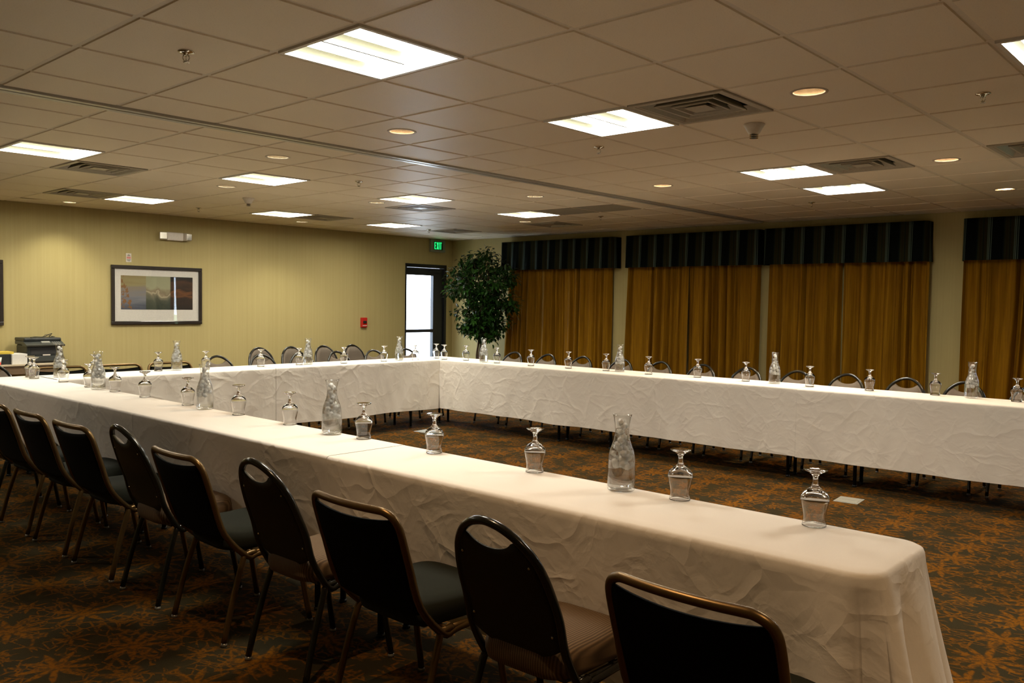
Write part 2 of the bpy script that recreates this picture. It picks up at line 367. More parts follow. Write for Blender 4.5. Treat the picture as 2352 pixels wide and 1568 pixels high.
def tilequad(bm, x0, x1, y0, y1):
    g = .0115; x0 += g; x1 -= g; y0 += g; y1 -= g
    top = [bm.verts.new(p) for p in ((x0, y0, CEIL+.008), (x1, y0, CEIL+.008), (x1, y1, CEIL+.008), (x0, y1, CEIL+.008))]
    e = .005
    b = [bm.verts.new(p) for p in ((x0+e, y0+e, CEIL), (x1-e, y0+e, CEIL), (x1-e, y1-e, CEIL), (x0+e, y1-e, CEIL))]
    for i in range(4): bm.faces.new((top[i], top[(i+1) % 4], b[(i+1) % 4], b[i]))
    return b
for i in range(len(XL)-1):
    for k, L in ((1, YL1), (2, YL2)):
        for j in range(len(L)-1):
            key = (i, k, j)
            if key in fix: continue
            b = tilequad(bm, XL[i], XL[i+1], L[j], L[j+1])
            if key in down_at:
                px, py = down_at[key]; n = 32
                x0, y0 = b[0].co.x, b[0].co.y; x1, y1 = b[2].co.x, b[2].co.y
                outer, inner = [], []
                for q in range(n):
                    a = 2*PI*(q+.5)/n; dx, dy = math.cos(a), math.sin(a)
                    t = min((x1-px)/dx if dx > 0 else (x0-px)/dx, (y1-py)/dy if dy > 0 else (y0-py)/dy)
                    outer.append(bm.verts.new((px+dx*t, py+dy*t, CEIL))); inner.append(bm.verts.new((px+dx*RV, py+dy*RV, CEIL)))
                for q in range(n):
                    w = (q+1) % n; bm.faces.new((outer[q], outer[w], inner[w], inner[q]))
                # corner triangles
                for v in b:
                    best = min(range(n), key=lambda q: (outer[q].co+outer[(q+1) % n].co-2*v.co).length)
                    bm.faces.new((outer[best], outer[(best+1) % n], v))
            else: bm.faces.new(b)
box(bm, XMIN-.2, WALLX+.2, YMIN-.2, WALLY+.2, 2.86, 2.95)
struct(link('ceiling', bm, 'tile'))
bm = bmesh.new()
hw = .02
for k, L in ((1, YL1), (2, YL2)):
    for y in L[(0 if k == 2 else 0):]: box(bm, XMIN, WALLX, max(y-hw, YMIN), min(y+hw, WALLY), CEIL+.006, CEIL+.012)
for x in XL:
    for a, b in ((YMIN, 2.87), (2.99, WALLY)): box(bm, max(x-hw, XMIN), min(x+hw, WALLX), a, b, CEIL+.0055, CEIL+.0115)
struct(link('trim_1', bm, 'bar'))
# partition track
bm = bmesh.new(); box(bm, XMIN, WALLX-.2, 2.872, 2.912, CEIL-.012, CEIL+.03, .003); box(bm, XMIN, WALLX-.2, 2.935, 2.985, CEIL-.012, CEIL+.03, .003)
tr = struct(link('trim_2', bm, 'track'))
link('track_slot', bx(XMIN, WALLX-.2, 2.911, 2.936, CEIL+.006, CEIL+.03), 'black_slot', tr)
# two darker return panels set into the ceiling
a = span(11.5, 6.9); b = span(11.5, 5.9)
bm = bmesh.new()
for q in (a, b): box(bm, q[0]+.02, q[1]-.02, q[2]+.02, q[3]-.02, CEIL-.004, CEIL-.001)
tag(link('return_grille', bm, flat('grey_return', (.30, .27, .21), .5)), 'long grey flat return panel in the ceiling right beside a square light', 'vent')

# ------------------------------------------------------------------ troffers
def make_troffer(label):
    t = thing('ceiling_light', label, 'ceiling light', group='square fluorescent ceiling lights')
    h = T/2-.012
    bm = bmesh.new()      # frame with housing
    for a in ((-h, h, -h, -h+.02), (-h, h, h-.02, h), (-h, -h+.02, -h+.02, h-.02), (h-.02, h, -h+.02, h-.02)): box(bm, a[0], a[1], a[2], a[3], -.006, .10)
    box(bm, -h, h, -h, h, .10, .105); link('frame', bm, 'white_enamel', t)
    for s in (0, 1):
        y0 = -.268 + s*.272; y1 = y0+.264
        bm = bmesh.new(); n = 10
        def f(i, j):
            a = PI*(.02+.77*i/n); return Vector((lerp(-.27, .19, j), (y0+y1)/2 - math.cos(a)*(y1-y0)/2, .010 + .055*math.sin(a)))
        grid(bm, f, n, 1); bmesh.ops.reverse_faces(bm, faces=bm.faces[:])
        L = link('lens', bm, 'lens', t, True)
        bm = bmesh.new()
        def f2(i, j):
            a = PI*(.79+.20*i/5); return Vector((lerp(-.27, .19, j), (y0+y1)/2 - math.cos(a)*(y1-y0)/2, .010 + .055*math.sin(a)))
        grid(bm, f2, 5, 1); link('lens_shading', bm, 'lens_shading', t, True)  # dark strip paints the shading where the curved lens turns away
        bm = bmesh.new(); vs = [bm.verts.new(p) for p in ((.19, y0, .012), (.27, y0, .012), (.27, y1, .012), (.19, y1, .012))]; bm.faces.new(vs)
        link('lens_end', bm, 'lens', t)
    link('divider', bx(-.27, .19, -.006, .006, -.002, .05), 'divider_shade', t)  # real ridge, its dark colour stands in for shade between the lenses
    return t
tro_lab = ['largest glowing square ceiling light, near the top of the picture',
 'square ceiling light adjoining the nearest dark louvred vent, right of the biggest light', 'square ceiling light left of the louvred vent, third along the row leading to the curtains',
 'square ceiling light nearest the curtains on the near side of the track', 'square ceiling light cut off by the top right edge of the picture',
 'square ceiling light furthest left, over the left end of the tables', 'square ceiling light beyond the track, between the leftmost light and the silvery vent',
 'square ceiling light touching the bright silvery vent beyond the track', 'square ceiling light beside the long grey flat panel',
 'square ceiling light by the left wall, above the emergency lamp', 'square ceiling light by the left wall, in the middle of its row of three', 'square ceiling light by the left wall nearest the exit sign']
tp = None
for i, sp_ in enumerate(tro_sp):
    lab = tro_lab[i] if i < len(tro_lab) else 'square ceiling light outside the picture, ' + ['above the far right corner', 'above the near left corner', 'along the yellow wall'][i-len(tro_lab)]
    if tp is None: tp = make_troffer(lab); t = tp
    else: t = dup(tp); t['label'] = lab
    t.location = ((sp_[0]+sp_[1])/2, (sp_[2]+sp_[3])/2, CEIL)
# ------------------------------------------------------------------ vents
def make_vent(label):
    t = thing('ceiling_vent', label, 'vent', group='square louvred ceiling vents'); h = T/2-.012
    bm = bmesh.new()
    for a in ((-h, h, -h, -h+.03), (-h, h, h-.03, h), (-h, -h+.03, -h+.03, h-.03), (h-.03, h, -h+.03, h-.03)): box(bm, a[0], a[1], a[2], a[3], -.004, .004)
    link('frame', bm, 'vent', t)
    bm = bmesh.new(); box(bm, -h, h, -h, h, .15, .155)
    for a in ((-h, h, -h, -h+.004), (-h, h, h-.004, h), (-h, -h+.004, -h, h), (h-.004, h, -h, h)): box(bm, a[0], a[1], a[2], a[3], .004, .15)
    link('duct', bm, 'duct', t)
    for r0, r1 in ((.262, .228), (.186, .156), (.120, .094)):
        bm = bmesh.new()
        V = [[bm.verts.new((sx*r, sy_*r, z)) for sx, sy_ in ((-1, -1), (1, -1), (1, 1), (-1, 1))] for r, z in ((r0, -.002), (r0, .004), (r1, .040), (r1-.003, .036), (r0-.012, -.002))]
        for a, b in zip(V, V[1:]+V[:1]):
            for i in range(4): bm.faces.new((a[i], a[(i+1) % 4], b[(i+1) % 4], b[i]))
        bmesh.ops.recalc_face_normals(bm, faces=bm.faces[:]); link('louvre', bm, 'vent', t)
    bm = bmesh.new(); v = [bm.verts.new(p) for p in ((-.068, -.068, -.002), (.068, -.068, -.002), (.068, .068, -.002), (-.068, .068, -.002), (0, 0, .045))]
    bm.faces.new(v[:4][::-1])
    for i in range(4): bm.faces.new((v[i], v[(i+1) % 4], v[4]))
    link('centre_cone', bm, 'vent', t); return t
ven_lab = ['dark louvred vent in the ceiling nearest the viewer, beside the second square light', 'louvred vent in the ceiling right of the third square light, toward the curtains',
 'louvred vent cut off by the right edge of the picture', 'dark louvred vent next to the leftmost square light', 'dark louvred vent near the left wall, left of the light above the emergency lamp',
 'bright silvery louvred vent catching the daylight beyond the track', 'small dark louvred vent near the left wall, right of the middle light', 'dark louvred vent in the far corner above the exit sign', 'dark louvred vent nearest the curtains beyond the track']
vp = None
for i, q in enumerate(ven_sp):
    if vp is None: vp = make_vent(ven_lab[i]); t = vp
    else: t = dup(vp); t['label'] = ven_lab[i]
    t.location = ((q[0]+q[1])/2, (q[2]+q[3])/2, CEIL)
# ------------------------------------------------------------------ downlights
def make_down(label):
    t = thing('recessed_downlight', label, 'ceiling light', group='round recessed downlights')
    link('trim_ring', lathe(bmesh.new(), [(.078, .002), (.080, -.003), (.094, -.003), (.095, .0), (.078, .002)], 32), 'trim_ring', t, True)
    link('cone', lathe(bmesh.new(), [(.080, -.001), (.078, .04), (.066, .10), (.045, .125), (0, .126), (0, .130), (.05, .130), (.07, .104), (.081, .04), (.081, -.001)], 32), 'cone', t, True)
    link('bulb', lathe(bmesh.new(), [(0, .080), (.022, .082), (.032, .092), (.030, .112), (0, .124)], 20), 'bulb', t, True)
    ld = bpy.data.lights.new('lamp', 'SPOT'); ld.energy = SPOT_W; ld.color = SPOT_COL; ld.spot_size = math.radians(112); ld.spot_blend = .8; ld.shadow_soft_size = .03
    lo = bpy.data.objects.new('lamp', ld); C.objects.link(lo); lo.parent = t; lo.location = (0, 0, .045)
    return t
dn_lab = ['round downlight in the ceiling right of the nearest vent', 'round downlight between the biggest square light and the partition track', 'round downlight just beyond the track, left of centre',
 'small round downlight below the second square light beyond the track', 'round downlight close to the left wall, throwing a glow above the printer', 'round downlight beyond the track, left of the silvery vent',
 'round downlight close to the left wall, lighting it between picture and red alarm', 'round downlight beyond the track, above the long grey panel', 'round downlight on the near side of the track, above the middle curtains',
 'round downlight right of the third vent, toward the right edge of the picture', 'round downlight nearest the curtains at the far right', 'round downlight beyond the track, below the light beside the grey panel']
warm_d = bpy.data.lights.new('warm_lamp', 'SPOT'); warm_d.energy = SPOT_WARM_W; warm_d.color = SPOT_WARM; warm_d.spot_size = math.radians(118); warm_d.spot_blend = .8; warm_d.shadow_soft_size = .03
MT['bulb_warm'] = emit('warm_bulb', (1, .80, .58), 8.0)
bulb_w = bpy.data.meshes.new('warm_bulb'); _b = lathe(bmesh.new(), [(0, .080), (.022, .082), (.032, .092), (.030, .112), (0, .124)], 20); _b.to_mesh(bulb_w); _b.free(); bulb_w.materials.append(MT['bulb_warm'])
dp = None
for i, (x, y) in enumerate(DOWN):
    lab = dn_lab[i] if i < len(dn_lab) else 'round downlight outside the picture, ' + ['straight above the near chairs', 'added unseen behind the viewer to light the cloths', 'added unseen right of the viewer to light the cloths'][i-len(dn_lab)]
    if dp is None:
        dp = make_down(lab); t = dp
        cool_d = [c for c in dp.children if c.type == 'LIGHT'][0].data; bulb_c = [c for c in dp.children if c.name.startswith('bulb')][0].data
    else: t = dup(dp); t['label'] = lab
    t.location = (x*T, y*T, CEIL)
    if y*T < 2.9:
        for ch in t.children:
            if ch.type == 'LIGHT': ch.data = warm_d
            elif ch.name.startswith('bulb'): ch.data = bulb_w
    else:
        for ch in t.children:
            if ch.type == 'LIGHT': ch.data = cool_d
            elif ch.name.startswith('bulb'): ch.data = bulb_c
# ------------------------------------------------------------------ sprinklers and detectors
def make_spr(label):
    t = thing('sprinkler', label, 'sprinkler', group='ceiling sprinklers')
    link('escutcheon', lathe(bmesh.new(), [(.0, .0), (.036, .0), (.036, -.004), (.028, -.008), (.014, -.010), (.010, -.018), (0, -.018)], 24), 'chrome', t, True)
    bm = bmesh.new()
    for s in (-1, 1): tube(bm, smoothpath([(0, s*.008, -.014), (0, s*.014, -.026), (0, s*.010, -.038), (0, s*.002, -.046)], 4), .0025, 6)
    tube(bm, [(0, 0, -.016), (0, 0, -.046)], .002, 6); link('body', bm, 'chrome', t, True)
    link('deflector', lathe(bmesh.new(), [(0, -.045), (.014, -.047), (.014, -.049), (0, -.050)], 16), 'chrome', t, True)
    return t
SPR = [(1.57, 2.49, 'left of the biggest square light'), (6.49, 6.88, 'beyond the track, right of the second square light'), (6.85, 12.51, 'near the left wall above the wide yellow space'),
 (12.78, 12.3, 'in front of the exit sign'), (6.45, 2.36, 'below the light beside the nearest vent'), (12.77, 2.55, 'nearest the wide double curtains'), (6.47, -1.6, 'at the far right near the cut-off light'), (12.59, 6.88, 'below the long grey panel')]
spz = None
for x, y, w in SPR:
    lab = 'small chrome sprinkler head in the ceiling ' + w
    if spz is None: spz = make_spr(lab); t = spz
    else: t = dup(spz); t['label'] = lab
    t.location = (x*T, y*T, CEIL); t.rotation_euler.z = 1.0
def make_det(label):
    t = thing('smoke_detector', label, 'smoke detector', group='smoke detectors')
    link('housing', lathe(bmesh.new(), [(0, 0), (.062, 0), (.064, -.006), (.052, -.024), (.036, -.052), (.030, -.058), (0, -.058)], 28), 'plastic', t, True)
    bm = bmesh.new()
    for z in (-.060, -.070, -.080): lathe(bm, [(0, z), (.026, z), (.026, z-.004), (0, z-.004)], 20)
    link('sensor_cage', bm, 'chrome', t); link('sensor_core', lathe(bmesh.new(), [(0, -.057), (.018, -.057), (.016, -.086), (0, -.088)], 16), 'dark', t)
    return t
t = make_det('cone-shaped smoke detector hanging right beside the nearest dark vent'); t.location = (6.42*T, .43*T, CEIL)
t = dup(t); t['label'] = 'cone-shaped smoke detector beyond the track, left of centre above the emergency lamp'; t.location = (6.61*T, 10.23*T, CEIL)

# ------------------------------------------------------------------ door
d = bpy.data.objects.new('door_1', None); C.objects.link(d); struct(d); d.location = (DX0, WALLY, 0)
Wd = DX1-DX0; D0, D1 = .03, .10
bm = bmesh.new()
for a in ((0, .035, 0, DZ), (Wd-.05, Wd, 0, DZ), (.035, Wd-.05, DZ-.06, DZ)): box(bm, a[0], a[1], 0, .13, a[2], a[3])
link('door_frame', bm, 'black_alu', d)
GX0, GX1 = .055, .665
bm = bmesh.new()
for a in ((.037, GX0, .02, DZ-.065), (GX1, Wd-.052, .02, DZ-.065), (GX0, GX1, DZ-.19, DZ-.065), (GX0, GX1, .882, .935), (GX0, GX1, .02, .22)): box(bm, a[0], a[1], D0, D1, a[2], a[3])
lf = link('door_leaf', bm, 'black_alu', d)
link('upper_pane', bx(GX0, GX1, .06, .064, .935, DZ-.19), 'pane', lf); link('lower_pane', bx(GX0, GX1, .06, .064, .22, .882), 'pane', lf)
bm = bmesh.new(); box(bm, Wd-.40, Wd-.14, -.012, D0, 1.93, 1.972, .004); link('closer', bm, 'black_alu', d)

# ------------------------------------------------------------------ things on the left wall
def letters(parent):
    bm = bmesh.new(); y0, y1 = -.054, -.050; z0, z1 = -.062, .058; w = .040; g = .012
    def L(x, pieces):
        for a in pieces: box(bm, x+a[0], x+a[1], y0, y1, a[2], a[3])
    s = .012; x = -.5*(4*w - .016) - 1.5*g + .0
    L(x, [(0, s, z0, z1), (s, w-.004, z1-s, z1), (s, w-.010, -s/2-.002, s/2-.002), (s, w-.004, z0, z0+s)])
    x += w+g-.004
    for sg in (1, -1):
        a0, a1 = (0, w-s) if sg > 0 else (w-s, 0)
        v = [bm.verts.new((x+px, py, pz)) for py in (y0, y1) for px, pz in ((a0, z0), (a0+s, z0), (a1+s, z1), (a1, z1))]
        for q in ((0, 1, 2, 3), (7, 6, 5, 4), (0, 4, 5, 1), (1, 5, 6, 2), (2, 6, 7, 3), (3, 7, 4, 0)): bm.faces.new([v[k] for k in q])
    x += w+g
    L(x, [(0, s, z0, z1)]); x += s+g
    L(x, [(w/2-s/2, w/2+s/2, z0, z1-s), (0, w, z1-s, z1)])
    return link('letters', bm, 'green_sign', parent)
t = thing('exit_sign', 'small box sign with glowing green EXIT letters above the glass door', 'sign', (9.185, WALLY, 2.385))
link('housing', bx(-.17, .17, -.045, 0, -.11, .108, bev=.004), 'sign_face', t); link('stencil', bx(-.105, .105, -.050, -.045, -.075, .072), 'sign_dark', t); letters(t)
link('mount', bx(-.06, .06, -.035, -.01, .108, .115), 'dark', t)

def art(name, stops, scale, rot=0, seed=0, blob=None):
    m = Mat(name, rough=.6)
    t_ = m.n('TexNoise'); t_.inputs['Scale'].default_value = 1; t_.inputs['Detail'].default_value = 3; t_.inputs['Distortion'].default_value = .6
    m.l(m.mapped(scale, loc=(seed, 0, seed), rot=(0, rot, 0)), t_.inputs[0])
    sep = m.n('SeparateXYZ'); m.l(m.obj(), sep.inputs[0])
    h = m.math('ADD', m.math('MULTIPLY', sep.outputs[2], 1.6), m.math('ADD', .5, m.math('MULTIPLY', m.math('SUBTRACT', t_.outputs[0], .5), .55)))
    r = ramp(m.nt, stops); m.l(h, r.inputs[0]); out = r.outputs[0]
    if blob:
        b = m.n('TexNoise'); b.inputs['Scale'].default_value = 28; b.inputs['Detail'].default_value = 2; m.l(m.obj(), b.inputs[0])
        msk = m.math('MULTIPLY', m.math('GREATER_THAN', b.outputs[0], .52), m.math('LESS_THAN', m.math('ADD', sep.outputs[0], m.math('MULTIPLY', sep.outputs[2], .3)), blob[1]))
        out = m.mixc(msk, out, blob[0])
    m.color(out); return m.m
def make_picture(label, cx, cz):
    t = thing('framed_picture', label, 'picture', (cx, WALLY, cz)); w, h = .607, .380
    bm = bmesh.new()
    for a in ((-w, w, h-.045, h), (-w, w, -h, -h+.045), (-w, -w+.045, -h+.045, h-.045), (w-.045, w, -h+.045, h-.045)): box(bm, a[0], a[1], -.035, 0, a[2], a[3], .006)
    link('frame', bm, 'dark_wood', t); link('mat', bx(-w+.045, w-.045, -.014, -.010, -h+.045, h-.045), 'mat_board', t)
    zt, zb = .250, -.185; xs = (-.482, -.16, .168, .478)
    A = [art('autumn_river_print', [(.15, (.07, .08, .11)), (.40, (.20, .20, .22)), (.58, (.24, .20, .15)), (.70, (.30, .25, .11)), (.9, (.25, .19, .08))], (2, 1, 14), .2, 1, ((.22, .10, .03), -.06)),
         art('misty_lake_print', [(.10, (.02, .03, .02)), (.34, (.07, .08, .05)), (.46, (.20, .17, .11)), (.50, (.45, .38, .25)), (.54, (.22, .17, .10)), (.66, (.34, .33, .20)), (.9, (.30, .30, .18))], (6, 1, 5), 0, 5),
         art('dusk_print', [(.22, (.010, .006, .004)), (.40, (.03, .012, .005)), (.50, (.16, .055, .012)), (.56, (.02, .010, .004)), (.72, (.07, .025, .008)), (.78, (.008, .006, .004))], (3, 1, 9), -.35, 9)]
    for i in range(3):
        o = link('print', bx(-.5*(xs[i+1]-xs[i]), .5*(xs[i+1]-xs[i]), -.016, -.014, -.5*(zt-zb), .5*(zt-zb)), A[i], t); o.location = ((xs[i]+xs[i+1])/2, 0, (zt+zb)/2)
    link('glazing', bx(-w+.045, w-.045, -.022, -.020, -h+.045, h-.045), 'pane', t); return t
p = make_picture('wide black-framed triptych print with pale mat on the yellow wall', 4.235, 1.436)
q = dup(p); q['label'] = 'black-framed picture cut off at the left edge of the photo'; q.location.x = 1.80; q['group'] = p['group'] = 'framed prints on the left wall'
t = thing('emergency_light', 'white emergency light with two lamp heads high on the yellow wall', 'emergency light', (4.455, WALLY, 2.222))
link('housing', bx(-.115, .115, -.055, 0, -.055, .055, bev=.01), 'plastic', t)
for s in (-1, 1):
    bm = bx(-.05, .05, -.045, .045, -.05, .05, bev=.014); hd = link('lamp_head', bm, 'plastic', t); hd.location = (s*.158, -.05, 0); hd.rotation_euler.z = s*.35 if s > 0 else -.5
    bm = bmesh.new(); box(bm, -.042, .042, -.052, -.045, -.042, .042, .003); link('lens', bm, 'chrome', hd)
t = thing('notice_plate', 'tiny white notice plate on the wall above the picture frame', 'sign', (3.858, WALLY, 1.914))
link('plate', bx(-.034, .034, -.006, 0, -.056, .056), 'plastic', t)
bm = bmesh.new()
for z in (.006, -.008): box(bm, -.026, .026, -.008, -.006, z-.004, z+.004)
link('red_lines', bm, 'skin_red', t)
bm = bmesh.new()
for z, a in ((.036, .012), (.024, .02), (-.026, .026), (-.040, .018)): box(bm, -a, a, -.008, -.006, z-.003, z+.003)
link('dark_lines', bm, 'dark2', t)
t = thing('fire_alarm_pull', 'small red fire alarm pull station on the yellow wall', 'fire alarm', (7.605, WALLY, 1.062))
link('housing', bx(-.055, .055, -.045, 0, -.078, .078, bev=.006), 'red', t); link('handle', bx(-.032, .032, -.060, -.045, -.012, .028, bev=.004), 'dark', t); link('hinge_bar', bx(-.04, .04, -.05, -.045, -.055, -.045), 'paper', t)

# ------------------------------------------------------------------ curtains and valances
def fold(seed):
    rs = random.Random(seed); p = [rs.uniform(0, 6.28) for _ in range(6)]; f0 = rs.uniform(7.2, 8.6)
    def F(y, z):
        ph = 2*PI*f0*y + 1.7*math.sin(2*PI*1.1*y+p[0]) + 1.1*math.sin(2*PI*2.7*y+p[1]) + .35*math.sin(1.7*z+p[2]+5*y)
        w = .72 + .28*math.sin(2*PI*1.7*y+p[3]+.5*z)
        s_ = math.sin(ph); s_ = (abs(s_)**.75)*(1 if s_ > 0 else -1)
        return w*s_ + .22*math.sin(2.3*ph+p[4]) * (.4+.6*math.sin(3*y+p[5])**2)
    return F
def curtain(label, y0, y1, seed, flare0=0., flare1=0., gap=None):
    f = fold(seed); bm = bmesh.new(); n = int(abs(y1-y0)/.0065); nz = 18; z0, z1 = .03, 2.0
    def P(i, j):
        u = i/n; v = j/nz; z = lerp(z0, z1, v); y = lerp(y0 + flare0*(1-v), y1 + flare1*(1-v)**1.5, u)
        if gap: y = lerp(y0, y1 + gap(z), u)
        s = f(lerp(y0, y1, u), z)
        return Vector((9.490 + .054*s*(1-.2*v), y + .010*math.sin(40*u+seed), z))
    grid(bm, P, n, nz); o = link('curtain', bm, 'curtain', None, True)
    return tag(o, label, 'curtain', 'gold curtain panels')
curtain('gold curtain panel behind the ficus tree, left of its pair', 7.40, 6.365, 1, .12)
curtain('gold curtain panel under the leftmost valance, right of its pair', 6.360, 5.34, 2)
curtain('gold curtain panel left of its pair under the second valance', 4.99, 3.997, 3, .06)
curtain('gold curtain panel right of its pair under the second valance', 3.992, 2.96, 4)
curtain('gold curtain panel left of its pair under the third valance', 2.84, 1.872, 5)
curtain('gold curtain panel right of its pair under the third valance', 1.867, .87, 6)
curtain('gold curtain panel under the valance at the right edge of the picture', .52, -1.42, 7, gap=lambda z: .10*max(0, 1.6-z)**1.5)
curtain('gold curtain panel beyond the right edge of the picture', -1.62, -2.5, 8)
def valance(label, ya, yb):
    """front from ya (left, larger) to yb; returns run back to the wall"""
    xf = 9.375; R = .05; pts = []
    pts += [(WALLX, ya+.0), (WALLX-.05, ya), (xf+R+.05, ya), (xf+R, ya)]
    for k in range(1, 6): a = k/6*PI/2; pts.append((xf+R-R*math.sin(a), ya-R+R*math.cos(a)))
    n = int((ya-yb-2*R)/.012)
    for k in range(n+1): pts.append((xf, lerp(ya-R, yb+R, k/n)))
    for k in range(1, 6): a = k/6*PI/2; pts.append((xf+R-R*math.cos(a), yb+R-R*math.sin(a)))
    pts += [(xf+R, yb), (xf+R+.05, yb), (WALLX-.05, yb), (WALLX, yb)]
    s = [0]
    for a, b in zip(pts, pts[1:]): s.append(s[-1]+math.dist(a, b))
    bm = bmesh.new(); uv = bm.loops.layers.uv.new('UVMap'); rows = []
    cx, cyy = WALLX, (ya+yb)/2
    for j in range(9):
        v = j/8; row = []; z = lerp(1.945, 2.405, v)
        for i, (x, y) in enumerate(pts):
            a = pts[max(i-1, 0)]; b = pts[min(i+1, len(pts)-1)]; nx, ny = -(b[1]-a[1]), (b[0]-a[0]); L = math.hypot(nx, ny) or 1; nx, ny = nx/L, ny/L
            if nx > 0: nx, ny = -nx, -ny
            if abs(nx) < .3: ny = abs(ny)*(1 if y > cyy else -1)
            o = ((.014*math.sin(2*PI*s[i]/.255+1) + .006*math.sin(2*PI*s[i]/.11))*(1-v) + .016*(1-v))*(0 if x > WALLX-.03 else 1)
            row.append(bm.verts.new((x+nx*o, y+ny*o, z)))
        rows.append(row)
    for j in range(8):
        for i in range(len(pts)-1):
            f = bm.faces.new((rows[j][i], rows[j][i+1], rows[j+1][i+1], rows[j+1][i]))
            for lp, (ii, jj) in zip(f.loops, ((i, j), (i+1, j), (i+1, j+1), (i, j+1))): lp[uv].uv = (s[ii], jj/8)
    top = bm.faces.new([rows[8][i] for i in range(len(pts))])
    for lp in top.loops: lp[uv].uv = (0, 1)
    o = link('valance', bm, 'valance', None, True); return tag(o, label, 'valance', 'striped valances above the curtains')
valance('dark striped valance furthest left, partly behind the ficus tree', 7.50, 5.22)
valance('dark striped valance second from the ficus, left of the adjoining pair', 5.02, 2.925)
valance('dark striped valance with rounded corner, right of the adjoining pair', 2.865, .885)
valance('dark striped valance cut off by the right edge of the picture', .525, -2.6)

# ------------------------------------------------------------------ tables and cloths
TOP = .75
def make_table(L, W, inset=.07):
    """folding table, long side along x, centred"""
    t = thing('folding_table', '', 'table')
    link('tabletop', bx(-L/2+.02, L/2-.02, -W/2+.02, W/2-.02, TOP-.035, TOP-.012), 'laminate', t)
    for sx in (-1, 1):
        for sy_ in (-1, 1):
            bm = bmesh.new(); x = sx*(L/2-.22); y = sy_*(W/2-inset)
            tube(bm, [(x, y, TOP-.035), (x, y, .012)], .014, 10); lathe(bm, [(0, .0), (.017, .0), (.017, .014), (0, .014)], 12, x, y); link('leg', bm, 'table_leg', t, True)
        link('crossbar', tube(bmesh.new(), [(sx*(L/2-.22), -W/2+inset, .30), (sx*(L/2-.22), W/2-inset, .30)], .010, 8), 'table_leg', t, True)
    return t
def noise1(x, s): return noise.noise(Vector((x, s*3.7, 0.)))
def strip_cloth(label, group, axis, l0, l1, a0, a1, hemA=.20, hemB=.20, pushA=0., pushB=0., seed=1, rangeA=None, rangeB=None, lift=0.):
    """cloth over a straight run; axis 'y': run along y, a0/a1 are x. A side = a0, B side = a1"""
    bm = bmesh.new(); n = int(abs(l1-l0)/.022); top = TOP + lift; r = .014; H = 16; K = 6
    prof = [('A', 1-k/H) for k in range(H)] + [('a', k/3) for k in range(4)] + [('t', k/K) for k in range(1, K)] + [('b', k/3) for k in range(4)] + [('B', (k+1)/H) for k in range(H)]
    def P(i, j):
        l = lerp(l0, l1, i/n); kind, v = prof[j]
        dip = .0015*noise1(l*2.3, seed)
        if kind in 'Aa':
            e = a0; sg = -1; hem = hemA + .012*noise1(l*1.7, seed); push = pushA; rg = rangeA
        elif kind in 'Bb':
            e = a1; sg = 1; hem = hemB + .012*noise1(l*1.7, seed+5); push = pushB; rg = rangeB
        if kind == 't': a = lerp(a0+r, a1-r, v); z = top+dip
        elif kind == 'a': th = v*PI/2; a = e + r*(1-math.sin(th)); a = e + r - r*math.cos(th); z = top-r + r*math.sin(th); a, z = e + r - r*math.cos(th), top - r + r*math.sin(th)
        elif kind == 'b': th = v*PI/2; a = e - r + r*math.sin(th); z = top - r + r*math.cos(th)
        else:
            hz = hem
            if rg and not (rg[0] <= l <= rg[1]): hz = top-r-.03
            z = lerp(top-r, hz, v)
            tp = min(1, min(abs(l-l0), abs(l1-l))/.14)*(1 if kind == 'A' else .3)
            fo = v*tp*(.030*noise1(l*2.3, seed+sg) + .016*noise1(l*5.3+1.5*v, seed+2+sg) + .008*noise1(l*11-2*v, seed+4)) + .004*v
            a = e + sg*fo - sg*push*v
        return Vector((a, l, z)) if axis == 'y' else Vector((l, a, z))
    grid(bm, P, n, len(prof)-1); bmesh.ops.recalc_face_normals(bm, faces=bm.faces[:])
    o = link('tablecloth', bm, 'linen', None, True); return tag(o, label, 'tablecloth', group)
NX0, NX1 = 1.18, 1.61
LY0, LY1 = 4.93, 5.40
RX0, RX1 = 5.67, 6.135
strip_cloth('white tablecloth on the near table row, the part at its far left end', 'white tablecloths', 'y', 3.088, 5.40, NX0, NX1, pushA=.095, seed=3, rangeB=(0, 4.92))
strip_cloth('white tablecloth on the middle of the near table row, between two seams', 'white tablecloths', 'y', .7545, 3.0875, NX0, NX1, pushA=.095, seed=7, lift=.0015)
strip_cloth('white tablecloth on the left table row, the half nearer the printer', 'white tablecloths', 'x', NX1+.003, 3.555, LY0, LY1, seed=11)
strip_cloth('white tablecloth on the left table row, the half nearer the exit door', 'white tablecloths', 'x', 3.558, RX0-.003, LY0, LY1, seed=13, lift=.001)
strip_cloth('white tablecloth on the long right table row, at the corner below the ficus', 'white tablecloths', 'y', 2.782, 5.40, RX0, RX1, seed=17, rangeA=(0, 4.925))
strip_cloth('white tablecloth on the long right table row, second from the ficus corner', 'white tablecloths', 'y', .7215, 2.7815, RX0, RX1, seed=19, lift=.0015)
strip_cloth('white tablecloth on the long right table row, running out of the right edge', 'white tablecloths', 'y', -1.45, .721, RX0, RX1, seed=23)
strip_cloth('white tablecloth on the right table row outside the picture', 'white tablecloths', 'y', -3.6, -1.453, RX0, RX1, seed=29)
